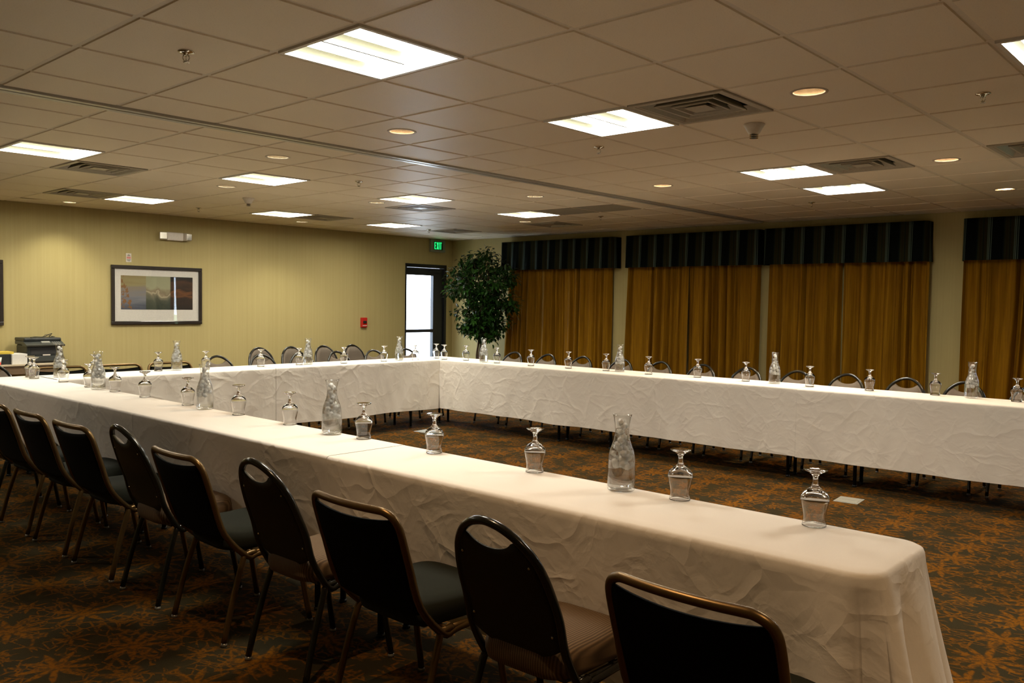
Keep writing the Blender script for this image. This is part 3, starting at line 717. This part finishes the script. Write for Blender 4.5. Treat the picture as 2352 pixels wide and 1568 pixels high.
# inner corner pleat of cloth where the left and right rows meet
def end_cloth():
    x0, x1, ye, ys = NX0, NX1, -1.475, .754; R = .085; pts = []      # outline from seam on the front side, around the end, to the seam on the inner side
    def add(x, y, nx, ny, c): pts.append((x, y, nx, ny, c))
    n = int((ys-ye-R)/.022)
    for k in range(n+1): add(x0, lerp(ys, ye+R, k/n), -1, 0, 0)
    m = 26
    for k in range(1, m): a = k/m*PI/2; add(x0+R-R*math.cos(a), ye+R-R*math.sin(a), -math.cos(a), -math.sin(a), 1)
    q = int((x1-x0-2*R)/.014)
    for k in range(q+1): add(lerp(x0+R, x1-R, k/q), ye, 0, -1, 0)
    for k in range(1, m): a = k/m*PI/2; add(x1-R+R*math.sin(a), ye+R-R*math.cos(a), math.sin(a), -math.cos(a), 1)
    for k in range(n+1): add(x1, lerp(ye+R, ys, k/n), 1, 0, 0)
    # arc length relative to each corner
    s = [0]
    for a, b in zip(pts, pts[1:]): s.append(s[-1]+math.dist(a[:2], b[:2]))
    c1 = s[n+m//2]; c2 = s[n+m+q+m//2]; bm = bmesh.new(); rings = []
    sec = [('t', .06), ('t', .014), ('e', .5), ('e', 1)] + [('h', (k+1)/26) for k in range(26)]
    for kind, v in sec:
        ring = []
        for i, (x, y, nx, ny, c) in enumerate(pts):
            d1 = (s[i]-c1); d2 = (s[i]-c2)
            g1 = math.exp(-(d1/.20)**2); g2 = math.exp(-(d2/.20)**2)
            if kind == 't': X, Y, z = x-nx*v, y-ny*v, TOP+.0005
            elif kind == 'e': th = v*PI/2; X, Y, z = x-nx*.014*(1-math.sin(th)), y-ny*.014*(1-math.sin(th)), TOP-.014+.014*math.cos(th)
            else:
                hem = .20 - .14*max(g1, g2)
                z = lerp(TOP-.014, hem, v)
                w1 = math.exp(-(d1/.19)**2); w2 = math.exp(-(d2/.17)**2)
                fl = (.105*g1 + .15*g2)*v**1.1
                fo = v**.8*(.115*w1*(abs(math.sin(d1*19+.5))-.6) + .085*w2*(abs(math.sin(d2*17+.9))-.55)) + v*min(1, min(s[i], s[-1]-s[i])/.14)*(.022*noise1(s[i]*3.2, 5) + .010*noise1(s[i]*8, 6))
                endside = math.exp(-((s[i]-(c1+c2)/2)/.16)**2)
                X = x + nx*((fl*(.3 if nx < 0 else 1)+fo*(.6 if nx < -.8 else 1))+.006*v + .035*v*endside); Y = y + ny*(fl+fo+.006*v + .035*v*endside)
                if nx < -.5: X += .095*v*(1-.6*g1)
            ring.append(bm.verts.new((X, Y, z)))
        rings.append(ring)
    for a, b in zip(rings, rings[1:]):
        for i in range(len(pts)-1): bm.faces.new((a[i], a[i+1], b[i+1], b[i]))
    bm.faces.new(rings[0]); bmesh.ops.recalc_face_normals(bm, faces=bm.faces[:])
    for f in bm.faces:
        if len(f.verts) > 4 and f.normal.z < 0: f.normal_flip()
    o = link('tablecloth', bm, 'linen', None, True); return tag(o, 'white tablecloth draped over the open near end of the table row', 'tablecloth', 'white tablecloths')
end_cloth()
t1 = make_table(2.24, .42, .14); t1['group'] = 'folding tables under the cloths'
tabs = [((1.395, 4.24), 1, 'folding table under the white cloth at the far left end of the near row'), ((1.395, 1.92), 1, 'folding table under the middle cloth of the near row'), ((1.395, -.33), 1, 'folding table under the draped cloth at the open near end'),
 ((5.90, 4.20), 1, 'folding table under the right row cloth at the ficus corner'), ((5.90, 1.75), 1, 'folding table under the right row cloth, second from the ficus'), ((5.90, -.60), 1, 'folding table under the right row cloth running out of the picture')]
for i, ((x, y), r, lab) in enumerate(tabs):
    t = t1 if i == 0 else dup(t1)
    t.location = (x, y, 0); t.rotation_euler.z = PI/2; t['label'] = lab
    t['label'] = lab
t2 = make_table(1.90, .42); t2['group'] = 'folding tables under the cloths'; t2.location = (2.60, 5.165, 0); t2['label'] = 'folding table under the left row cloth near the printer'
t3 = dup(t2); t3.location = (4.60, 5.165, 0); t3['label'] = 'folding table under the left row cloth near the exit door'

# ------------------------------------------------------------------ chairs
def make_chair(square, gap=True, nm='banquet_chair'):
    t = thing(nm, '', 'chair'); fm = 'bronze' if square else 'black_tube'; tr_ = .0125
    zb, zt = .355, (.766 if square else .814)
    RK = [(.34, -.135), (.38, -.172), (.58, -.243), (.766, -.303)] if square else [(.335, -.110), (.395, -.148), (.54, -.188), (.70, -.250), (.82, -.297)]
    def xb(z): return interp(RK, z)           # back rake
    if square: HW = [(.355, .205), (.45, .212), (.60, .214), (.70, .214), (.735, .207), (.753, .193), (.764, .17), (.766, .15)]
    else: HW = [(.355, .172), (.45, .173), (.55, .172), (.62, .167), (.68, .156), (.73, .136), (.77, .103), (.795, .068), (.808, .037), (.814, .0)]
    def hwf(z): return interp(HW, z)
    def bow(y, z): w = max(hwf(min(z, .70)), .1); return (.028 if square else .012)*(1-(min(abs(y)/w, 1))**2)*min(1, max(0, (z-.38)/.3))
    # hoop
    left = [(xb(z)-bow(w, z), w, z) for z, w in HW if w > 0]
    pts = [(.10, .207 if square else .180, .352), (-.04, .207 if square else .178, .345), (-.095, .207 if square else .175, .342)] + left[1:]
    if square:
        for y in (.10, .05, 0, -.05, -.10): pts.append((xb(.766)-bow(y, .766), y, .766))
    else: pts.append((xb(.814)-bow(0, .814), 0, .814))
    pts += [(x, -y, z) for x, y, z in (left[1:][::-1])] + [(-.095, -(.207 if square else .175), .342), (-.04, -(.207 if square else .178), .345), (.10, -(.207 if square else .180), .352)]
    link('back_frame', tube(bmesh.new(), smoothpath(pts, 4), tr_, 10), fm, t, True)
    # backrest cushion and rear shell
    def zbot(u): return .425 - .018*(1-u*u) if square else .435 + .045*abs(u)**2.5 - .02
    if square: ztop = lambda u: .741 - .014*(1-u*u)
    elif gap: ztop = lambda u: .765 - .031*max(0, 1-(u/.85)**2)
    else: ztop = lambda u: .790
    NU, NV = 20, 14
    def wmax(z): return hwf(z) - tr_*.9
    def pan(off, th, puff):
        bm = bmesh.new()
        def P(i, j, side):
            u = -1+2*i/NU; v = j/NV
            z0_, z1_ = zbot(u), ztop(u)
            if not square: z1_ = z1_ if gap else .800
            z = lerp(z0_, z1_, v); y = u*wmax(z)
            rim = min(1, 4.5*(1-abs(u)))**.5 * min(1, 6*v)**.5 * min(1, 6*(1-v))**.5 if puff else 1
            x = xb(z) - bow(y, z) + off + (th*rim if side else 0)
            return Vector((x, y, z))
        A = grid(bm, lambda i, j: P(i, j, 0), NU, NV); B = grid(bm, lambda i, j: P(i, j, 1), NU, NV)
        per = [(i, 0) for i in range(NU)] + [(NU, j) for j in range(NV)] + [(i, NV) for i in range(NU, 0, -1)] + [(0, j) for j in range(NV, 0, -1)]
        for a, b in zip(per, per[1:]+per[:1]): bm.faces.new((A[a[0]][a[1]], A[b[0]][b[1]], B[b[0]][b[1]], B[a[0]][a[1]]))
        bmesh.ops.recalc_face_normals(bm, faces=bm.faces[:]); return bm
    link('backrest', pan(.002, .034, True), 'black_vinyl' if square else 'taupe', t, True)
    sh = link('back_panel', pan(-.008, .0095, False), 'black_vinyl' if square else 'brown_shell', t, True)
    if not square:
        bm = bmesh.new()
        for z, y in ((.70, .122), (.50, .145)):
            for s in (-1, 1): bmesh.ops.create_uvsphere(bm, u_segments=8, v_segments=6, radius=.0045, matrix=Matrix.Translation((xb(z)-bow(y, z)-.009, s*y, z)))
        link('screws', bm, 'chrome', sh, True)
    # seat cushion
    bm = bmesh.new(); n = 40
    def outline(a):
        c, s_ = math.cos(a), math.sin(a); e = .42
        x = (abs(c)**e)*(1 if c > 0 else -1); y = (abs(s_)**e)*(1 if s_ > 0 else -1)
        w = (.190 if square else .166) + .010*x; return x*.186 + .012, y*w
    prof = [(.0, .358), (.88, .358), (.965, .364), (1.0, .385), (1.0, .408), (.975, .426), (.92, .437), (.78, .446), (.5, .452), (0, .454)]
    rings = []
    for k, z in prof:
        if k == 0: rings.append([bm.verts.new((.012, 0, z))])
        else: rings.append([bm.verts.new((.012+(outline(2*PI*i/n)[0]-.012)*k, outline(2*PI*i/n)[1]*k, z + (.006*(abs(outline(2*PI*i/n)[0]-.0)/.19) if z > .42 and k > .5 else 0))) for i in range(n)])
    for a, b in zip(rings, rings[1:]):
        for i in range(n):
            j = (i+1) % n
            if len(a) == 1: bm.faces.new((a[0], b[j], b[i]))
            elif len(b) == 1: bm.faces.new((a[i], a[j], b[0]))
            else: bm.faces.new((a[i], a[j], b[j], b[i]))
    bmesh.ops.recalc_face_normals(bm, faces=bm.faces[:])
    link('seat', bm, 'green_vinyl' if square else 'rib', t, True)
    link('seat_base', bx(-.12, .17, -.140, .140, .350, .360), 'dark', t)
    # legs: each side an inverted U, plus cross braces
    fw = .222 if square else .188
    for s in (-1, 1):
        for x0, x1 in ((-.205, -.12), (.195, .135)):
            pts = smoothpath([(x0, s*fw, .014), (lerp(x0, x1, .5), s*(fw-.006), .18), (x1, s*(fw-.012), .315), (x1*.86, s*(fw-.016), .347), (x1*.45, s*(fw-.018), .354)], 5)
            l = link('leg', tube(bmesh.new(), pts, .0122, 10), fm, t, True)
            link('glide', lathe(bmesh.new(), [(0, 0), (.012, 0), (.0135, .005), (.0115, .014), (0, .014)], 14, x0, s*fw), 'glide', l, True)
    bm = bmesh.new()
    for s in (-1, 1): tube(bm, [(-.10, s*(fw-.018), .354), (.12, s*(fw-.018), .354)], .0105, 8)
    for x in (-.07, .09): tube(bm, [(x, -(fw-.02), .352), (x, fw-.02, .352)], .008, 8)
    link('seat_frame', bm, fm, t, True)
    return t
protos = {'sq': make_chair(True), 'rd': make_chair(False), 'nogap': make_chair(False, False)}
used = set()
def place(kind, x, y, rz, label, group):
    t = protos[kind] if kind not in used else dup(protos[kind]); used.add(kind)
    t.location = (x, y, 0); t.rotation_euler.z = rz; t['label'] = label; t['category'] = 'chair'; t['group'] = group; return t
ordn = ['first', 'second', 'third', 'fourth', 'fifth', 'sixth', 'seventh', 'eighth', 'ninth', 'tenth', 'eleventh', 'twelfth', 'thirteenth', 'fourteenth', 'fifteenth']
G = 'banquet chairs along the near table'
near = [('sq', -1.222, 'black square-backed banquet chair nearest the viewer, by the draped table end'), ('rd', -.60, 'brown round-backed chair with ribbed tan seat, between the two nearest square-backed chairs'),
 ('sq', -.02, 'black square-backed chair with dark seat, second square-backed one from the near end'), ('rd', .57, 'brown round-backed chair, middle one of the three round-backed chairs beside the near table'),
 ('sq', 1.155, 'black square-backed chair between two round-backed chairs at the middle of the near table'), ('rd', 1.712, 'round-backed chair furthest from the viewer beside the near table'),
 ('sq', 2.265, 'black square-backed chair just beyond the furthest round-backed chair of the near row'), ('sq', 2.845, 'black square-backed chair second from the left edge of the picture'), ('sq', 3.42, 'black square-backed chair cut off by the left edge of the picture'),
 ('rd', 4.0, 'round-backed chair beyond the left edge of the picture')]
for i, (k, y, lab) in enumerate(near): place(k, 1.03, y, (-.01, .02, 0, .015, -.02)[i % 5], lab, G)
ys = [4.67, 4.16, 3.64, 3.10, 2.63, 2.13, 1.64, 1.16, .69, .19, -.25, -.74]
for i, y in enumerate(ys):
    w = 'nearest the ficus tree' if i == 0 else ordn[i] + ' from the ficus tree'
    if i == len(ys)-1: w = 'at the right edge of the picture'
    place('rd', 6.360, y, PI + (.02, -.03, .01)[i % 3], 'round-backed taupe chair behind the long right table, ' + w, 'round-backed chairs behind the right table')
GL = 'chairs behind the left table'
for k, x, lab in (('rd', 1.42, 'round-backed chair behind the table corner at the left edge of the picture'), ('sq', 1.985, 'black square-backed chair in front of the printer table'), ('sq', 2.50, 'black square-backed chair behind the left table, below the picture frame'),
 ('sq', 2.985, 'black square-backed chair behind the left table carafe, right of its twin'), ('rd', 3.49, 'round-backed chair at the left table, next to the square-backed chairs'), ('rd', 3.99, 'round-backed chair at the left table, in front of the leftmost spare chair'),
 ('rd', 4.47, 'round-backed chair at the left table, half hidden by a carafe'), ('rd', 4.97, 'round-backed chair at the left table, between two spare chairs behind'), ('rd', 5.49, 'round-backed chair at the left table, just right of the spare chairs'), ('rd', 6.01, 'round-backed chair in front of the glass exit door')):
    place(k, x, 5.620, -PI/2 + random.uniform(-.03, .03), lab, GL)
for x, w in ((4.64, 'leftmost of four, right of the picture'), (5.09, 'second from the left of four'), (5.58, 'third from the left of four'), (6.04, 'rightmost of four, below the red alarm')):
    place('nogap', x, 6.755, -PI/2 + random.uniform(-.03, .03), 'spare round-backed chair standing back toward the yellow wall, ' + w, 'spare chairs by the left wall')

# ------------------------------------------------------------------ glasses and carafes
def glass_mesh():
    outer = [(.0352, .0002), (.0345, .004), (.0318, .018), (.0322, .030), (.0358, .048), (.0400, .066), (.0412, .076), (.0400, .086), (.0350, .096), (.0255, .105), (.0160, .111), (.0105, .117), (.0078, .126), (.0074, .136), (.0082, .145), (.0120, .152), (.0230, .159), (.0325, .1630), (.0345, .1655), (.0335, .1675), (.020, .1668), (0, .1650)]
    inner = [(0, .1045), (.010, .1040), (.0235, .0988), (.0337, .0905), (.0387, .0835), (.0401, .0755), (.0389, .066), (.0347, .048), (.0311, .030), (.0307, .018), (.0335, .004), (.0343, .0003)]
    bm = lathe(bmesh.new(), inner + outer, 40); bmesh.ops.recalc_face_normals(bm, faces=bm.faces[:]); return bm
def carafe_meshes():
    out = [(0, .0), (.044, .0), (.0475, .004), (.0482, .012), (.0485, .05), (.0480, .085), (.0462, .115), (.0415, .138), (.0350, .156), (.0285, .174), (.0250, .196), (.0245, .212), (.0258, .230), (.0295, .250), (.0335, .264)]
    inn = [(.0322, .2642), (.0280, .250), (.0241, .230), (.0227, .212), (.0232, .196), (.0266, .174), (.0330, .156), (.0395, .138), (.0442, .115), (.0460, .085), (.0465, .05), (.0462, .014), (.042, .009), (0, .008)]
    body = lathe(bmesh.new(), out + inn, 44)
    wi = [(0, .0078), (.0422, .0088), (.0464, .014), (.0467, .05), (.0462, .085), (.0444, .115), (.0397, .138), (.0332, .156), (.0268, .174), (.0234, .196), (.0229, .214), (0, .214)]
    water = lathe(bmesh.new(), wi, 44)
    rs = random.Random(4); bm = bmesh.new(); placed = []
    tries = 0
    while len(placed) < 26 and tries < 4000:
        tries += 1; z = rs.uniform(.082, .238); rad = interp([(r_, z_) for z_, r_ in []] or [(.08, .045), (.115, .042), (.138, .037), (.156, .031), (.174, .025), (.196, .0215), (.24, .022)], z)
        sz = rs.uniform(.017, .024); rr = max(rad-.5*sz-.004, 0)*math.sqrt(rs.random()); a = rs.uniform(0, 6.28); p = Vector((rr*math.cos(a), rr*math.sin(a), z))
        if any((p-q).length < .0155 for q in placed): continue
        if rr + sz*.62 > rad: continue
        placed.append(p); r = bmesh.ops.create_cube(bm, size=sz); mt = Matrix.Translation(p) @ Matrix.Rotation(rs.uniform(0, 3), 4, (rs.random(), rs.random(), rs.random()+.1))
        es = list({e for v in r['verts'] for e in v.link_edges})
        bmesh.ops.transform(bm, matrix=mt, verts=r['verts']); bmesh.ops.bevel(bm, geom=es, offset=sz*.2, segments=2, affect='EDGES')
    return body, water, bm
gp = link('water_glass', glass_mesh(), 'glass', None, True)
b_, w_, i_ = carafe_meshes()
cp_ = link('carafe', b_, 'carafe_glass', None, True); link('water', w_, 'water', cp_, True); ic = link('ice', i_, 'ice', cp_, True); ic['kind'] = 'stuff'
gu = cu = False
def put_glass(x, y, lab, grp):
    global gu
    o = gp if not gu else dup(gp); gu = True; o.location = (x, y, TOP+.003); o.rotation_euler.z = random.uniform(0, 6); tag(o, lab, 'glass', grp)
def put_carafe(x, y, lab, grp):
    global cu
    o = cp_ if not cu else dup(cp_); cu = True; o.location = (x, y, TOP+.003); o.rotation_euler.z = random.uniform(0, 6); tag(o, lab, 'carafe', grp)
ng = [(1.555, -1.16), (1.56, -.70), (1.56, -.06), (1.56, .51), (1.57, 1.01), (1.572, 1.63), (1.572, 2.14), (1.572, 2.73), (1.572, 3.31), (1.572, 3.77), (1.565, 4.19), (1.565, 4.68)]
for i, (x, y) in enumerate(ng):
    put_glass(x, y, 'upturned stemmed water glass on the near table, ' + ('nearest the draped end' if i == 0 else 'furthest from the draped end' if i == 11 else ordn[i] + ' from the draped end'), 'upturned water glasses on the near table')
for x, y, w in ((1.50, 5.10, 'front one of the overlapping pair at the left table corner'), (1.52, 5.25, 'rear one of the overlapping pair at the left table corner'), (2.0, 5.21, 'half hidden behind the leftmost near carafe')):
    put_glass(x, y, 'upturned stemmed water glass, ' + w, 'upturned water glasses on the left table')
lg = [(2.56, 5.24), (2.98, 5.18), (3.54, 5.17), (3.96, 5.15), (4.44, 5.06), (4.97, 5.06), (5.39, 5.03), (5.79, 5.12), (5.72, 4.91)]
lw = ['left of the carafe below the picture frame', 'right of the carafe below the picture frame', 'in front of the leftmost spare chair', 'just left of the middle carafe', 'right of the middle carafe', 'left of the carafe by the exit door', 'in front of the bright door glass', 'at the edge of the bright door glass', 'against the dark door frame at the table corner']
for (x, y), w in zip(lg, lw): put_glass(x, y, 'upturned stemmed water glass on the left table ' + w, 'upturned water glasses on the left table')
rg = [(5.81, 4.65), (5.79, 4.15), (5.80, 3.67), (5.84, 3.20), (5.88, 2.76), (5.87, 2.26), (5.94, 1.78), (5.93, 1.30), (5.91, .72), (5.97, .26), (6.02, -.21), (5.99, -.76)]
for i, (x, y) in enumerate(rg):
    put_glass(x, y, 'upturned stemmed water glass on the long right table, ' + ('first from the ficus' if i == 0 else 'last before the right edge' if i == 11 else ordn[i] + ' from the ficus'), 'upturned water glasses on the right table')
cn = [(1.535, -.48), (1.54, 1.22), (1.555, 2.49), (1.555, 4.01)]
for (x, y), w in zip(cn, ('nearest the viewer', 'second from the draped end', 'third from the draped end', 'furthest along, in front of the printer')):
    put_carafe(x, y, 'glass carafe of iced water on the near table, ' + w, 'iced water carafes on the near table')
for x, y, w in ((1.70, 5.13, 'in front of the printer'), (2.73, 5.24, 'below the framed picture'), (4.07, 5.16, 'among the spare chairs'), (5.20, 5.08, 'beside the exit door')):
    put_carafe(x, y, 'glass carafe of iced water on the left table ' + w, 'iced water carafes on the left table')
for (x, y), w in zip([(5.77, 4.33), (5.90, 2.61), (5.94, 1.04), (6.02, -.46)], ('below the ficus', 'between the first two valances', 'in front of the third valance', 'nearest the right edge')):
    put_carafe(x, y, 'glass carafe of iced water on the long right table ' + w, 'iced water carafes on the right table')

# ------------------------------------------------------------------ ficus tree
t = thing('ficus_tree', 'tall leafy ficus tree with twisted trunks in the corner beside the exit door', 'plant', (8.72, 7.27, 0))
link('pot', lathe(bmesh.new(), [(0, 0), (.15, 0), (.19, .28), (.20, .30), (.17, .30), (.16, .27), (0, .27)], 28), 'pot', t, True)
link('moss', lathe(bmesh.new(), [(0, .275), (.16, .272)], 28), 'soil', t)
rs = random.Random(11); tips = []
bm = bmesh.new()
for k in range(4):
    a0 = k*PI/2+.3; pts = []; rad = []
    for j in range(13):
        z = .25 + j*.115; rr = .055 + .02*math.sin(j*.9+k) + max(0, z-1.1)*.22; a = a0 + z*2.3 + .3*math.sin(3*z+k)
        pts.append((rr*math.cos(a)+.015*rs.uniform(-1, 1), rr*math.sin(a)+.015*rs.uniform(-1, 1), z)); rad.append(.021*(1-.055*j))
    tube(bm, smoothpath(pts, 3), [rad[min(i//3, 12)] for i in range(12*3+1)], 8)
    tips += [Vector(p) for p in pts[5:]]
link('trunk', bm, 'bark', t, True)
# crown: clusters on curved branches; half width of the crown by height (m)
CR = [(.62, .16), (.80, .30), (1.0, .42), (1.2, .50), (1.4, .62), (1.6, .66), (1.8, .62), (1.98, .50), (2.12, .28), (2.24, .10)]
bm = bmesh.new(); centers = []
for k in range(150):
    z = rs.uniform(.86, 2.18); R = interp(CR, z); a = rs.uniform(0, 2*PI); rr = R*.93*rs.uniform(.35, 1.0)
    p = Vector((rr*math.cos(a)*.72, rr*math.sin(a)*1.02, z))
    if z > 1.95 and -.12 < -p.y < -.02 and False: continue
    # two-lobed top: a dip between the main crown and the right-hand lobe
    if z > 2.0 and p.y < -.12: continue
    if p.y < -.30 and z > 1.98: continue
    centers.append(p)
    b = min(tips, key=lambda q: (q-Vector((0, 0, 0))-p*.7).length)
    mid = b.lerp(p, .5) + Vector((0, 0, .06)); tube(bm, smoothpath([b, mid, p], 4), [.006]*4+[.0045]*4+[.003], 5)
link('branches', bm, 'bark', t, True)
bm = bmesh.new()
def leaf(bm, p, d, up_, L, w):
    d = d.normalized(); s = d.cross(up_).normalized(); n = s.cross(d).normalized()
    P = [p, p+d*L*.3+s*w*.45+n*L*.06, p+d*L*.62+s*w*.42+n*L*.04, p+d*L-n*L*.12, p+d*L*.62-s*w*.42+n*L*.04, p+d*L*.3-s*w*.45+n*L*.06, p+d*L*.32, p+d*L*.65-n*L*.01]
    v = [bm.verts.new(q) for q in P]
    for f in ((0, 1, 6), (1, 2, 7, 6), (2, 3, 7), (0, 6, 5), (6, 7, 4, 5), (7, 3, 4)): bm.faces.new([v[i] for i in f])
for c in centers:
    for k in range(30):
        o = Vector((rs.gauss(0, 1), rs.gauss(0, 1), rs.gauss(0, .8)))*.062; p = c+o
        d = Vector((rs.uniform(-1, 1), rs.uniform(-1, 1), rs.uniform(-.9, .25))) + o.normalized()*.6
        leaf(bm, p, d, Vector((rs.uniform(-.3, .3), rs.uniform(-.3, .3), 1)), rs.uniform(.070, .105), rs.uniform(.040, .056))
link('foliage', bm, 'leaf', t)

# ------------------------------------------------------------------ printer table in the left corner
TZ = .638
t = thing('side_table', 'low laminate side table with brown apron against the yellow wall, under the printer', 'table', (1.95, 8.50, 0))
link('tabletop', bx(-.95, .95, -.24, .30, TZ-.02, TZ, bev=.003), 'laminate', t); link('apron', bx(-.93, .93, -.225, -.205, TZ-.11, TZ-.022), 'apron', t)
for sx in (-1, 1):
    for yy in (-.19, .26): link('leg', tube(bmesh.new(), [(sx*.88, yy, 0), (sx*.88, yy, TZ-.02)], .016, 10), 'table_leg', t, True)
t = thing('printer', 'black multifunction office printer on the side table', 'printer', (2.70, 8.55, TZ))
link('body', bx(-.19, .19, -.16, .20, 0, .205, bev=.02), 'dark', t); link('paper_tray', bx(-.165, .165, -.175, -.155, .02, .075, bev=.004), 'dark2', t)
link('output_slot', bx(-.15, .12, -.163, -.158, .10, .165), 'black_slot', t); link('scanner_lid', bx(-.20, .20, -.10, .22, .245, .285, bev=.012), 'dark', t)
bm = bmesh.new(); vs = [bm.verts.new(p) for p in ((-.205, -.20, .205), (.205, -.20, .205), (.205, -.06, .255), (-.205, -.06, .255), (-.205, -.19, .190), (.205, -.19, .190), (.205, -.05, .195), (-.205, -.05, .195))]
for f in ((0, 1, 2, 3), (7, 6, 5, 4), (0, 4, 5, 1), (1, 5, 6, 2), (2, 6, 7, 3), (3, 7, 4, 0)): bm.faces.new([vs[i] for i in f])
cpn = link('control_panel', bm, 'dark2', t)
bm = bmesh.new(); box(bm, -.03, .06, -.152, -.112, .2245, .242); bmesh.ops.rotate(bm, cent=(0, -.13, .233), matrix=Matrix.Rotation(.343, 3, 'X'), verts=bm.verts[:]); link('display', bm, 'greysheet', cpn)
bm = bmesh.new()
for k in range(4):
    for r in range(3): x = .09+k*.022; y = -.175+r*.03; z = .205+(y+.20)*.357; box(bm, x, x+.013, y, y+.014, z, z+.003)
link('buttons', bm, 'plastic', cpn)
link('scanner_bed', bx(-.20, .20, -.05, .21, .205, .245, bev=.008), 'dark2', t); link('feed_handle', bx(-.03, .05, -.180, -.174, .085, .098), 'plastic', t)
bm = bmesh.new()
tube(bm, smoothpath([(2.55, 8.40, TZ+.292), (2.62, 8.47, TZ+.297), (2.72, 8.50, TZ+.294), (2.78, 8.48, TZ+.325), (2.82, 8.52, TZ+.33), (2.80, 8.55, TZ+.292), (2.87, 8.58, TZ+.291)], 6), .004, 6)
tube(bm, smoothpath([(2.62, 8.52, TZ+.291), (2.70, 8.47, TZ+.296), (2.77, 8.55, TZ+.318), (2.84, 8.50, TZ+.291)], 6), .003, 6)
tag(link('cable', bm, 'dark', None, True), 'tangled black cable lying on top of the printer', 'cable')
bm = bx(2.33, 2.485, 8.30, 8.56, TZ, TZ+.115, bev=.002); tag(link('paper_box', bm, 'paper'), 'white cardboard box on the side table left of the printer', 'box')
bm = bx(2.20, 2.325, 8.32, 8.56, TZ, TZ+.115, bev=.004); tag(link('black_case', bm, 'dark'), 'black box beside the white box on the side table', 'box')
bm = bx(2.16, 2.36, 8.34, 8.54, TZ+.115, TZ+.14, bev=.002); tag(link('yellow_folder', bm, 'yellow'), 'yellow pack lying on top of the black and white boxes', 'folder')
t = thing('paper_cup', 'white and red paper cup at the left edge on the side table', 'cup', (2.19, 8.29, TZ))
link('cup_body', lathe(bmesh.new(), [(0, 0), (.022, 0), (.033, .085), (.031, .085), (.020, .004), (0, .004)], 24), 'paper', t, True); link('red_band', lathe(bmesh.new(), [(.0225, .004), (.0260, .030), (.0265, .030), (.0232, .003)], 24), 'skin_red', t, True)

# ------------------------------------------------------------------ floor box covers
def cover(label, cx, cyy, rz):
    t = thing('floor_box', label, 'floor outlet', (cx, cyy, 0), rz, 'floor outlet covers')
    link('cover_plate', bx(-.10, .10, -.085, .085, 0, .004, bev=.0015), 'greysheet', t); link('flap', bx(-.085, -.002, -.07, .07, .004, .0055), 'greysheet', t); link('flap', bx(.002, .085, -.07, .07, .004, .0055), 'greysheet', t)
cover('grey metal outlet cover in the carpet, toward the right table', 5.31, .145, .1)
cover('pale metal outlet cover in the carpet near the inner table corner', 5.26, 4.70, .1)
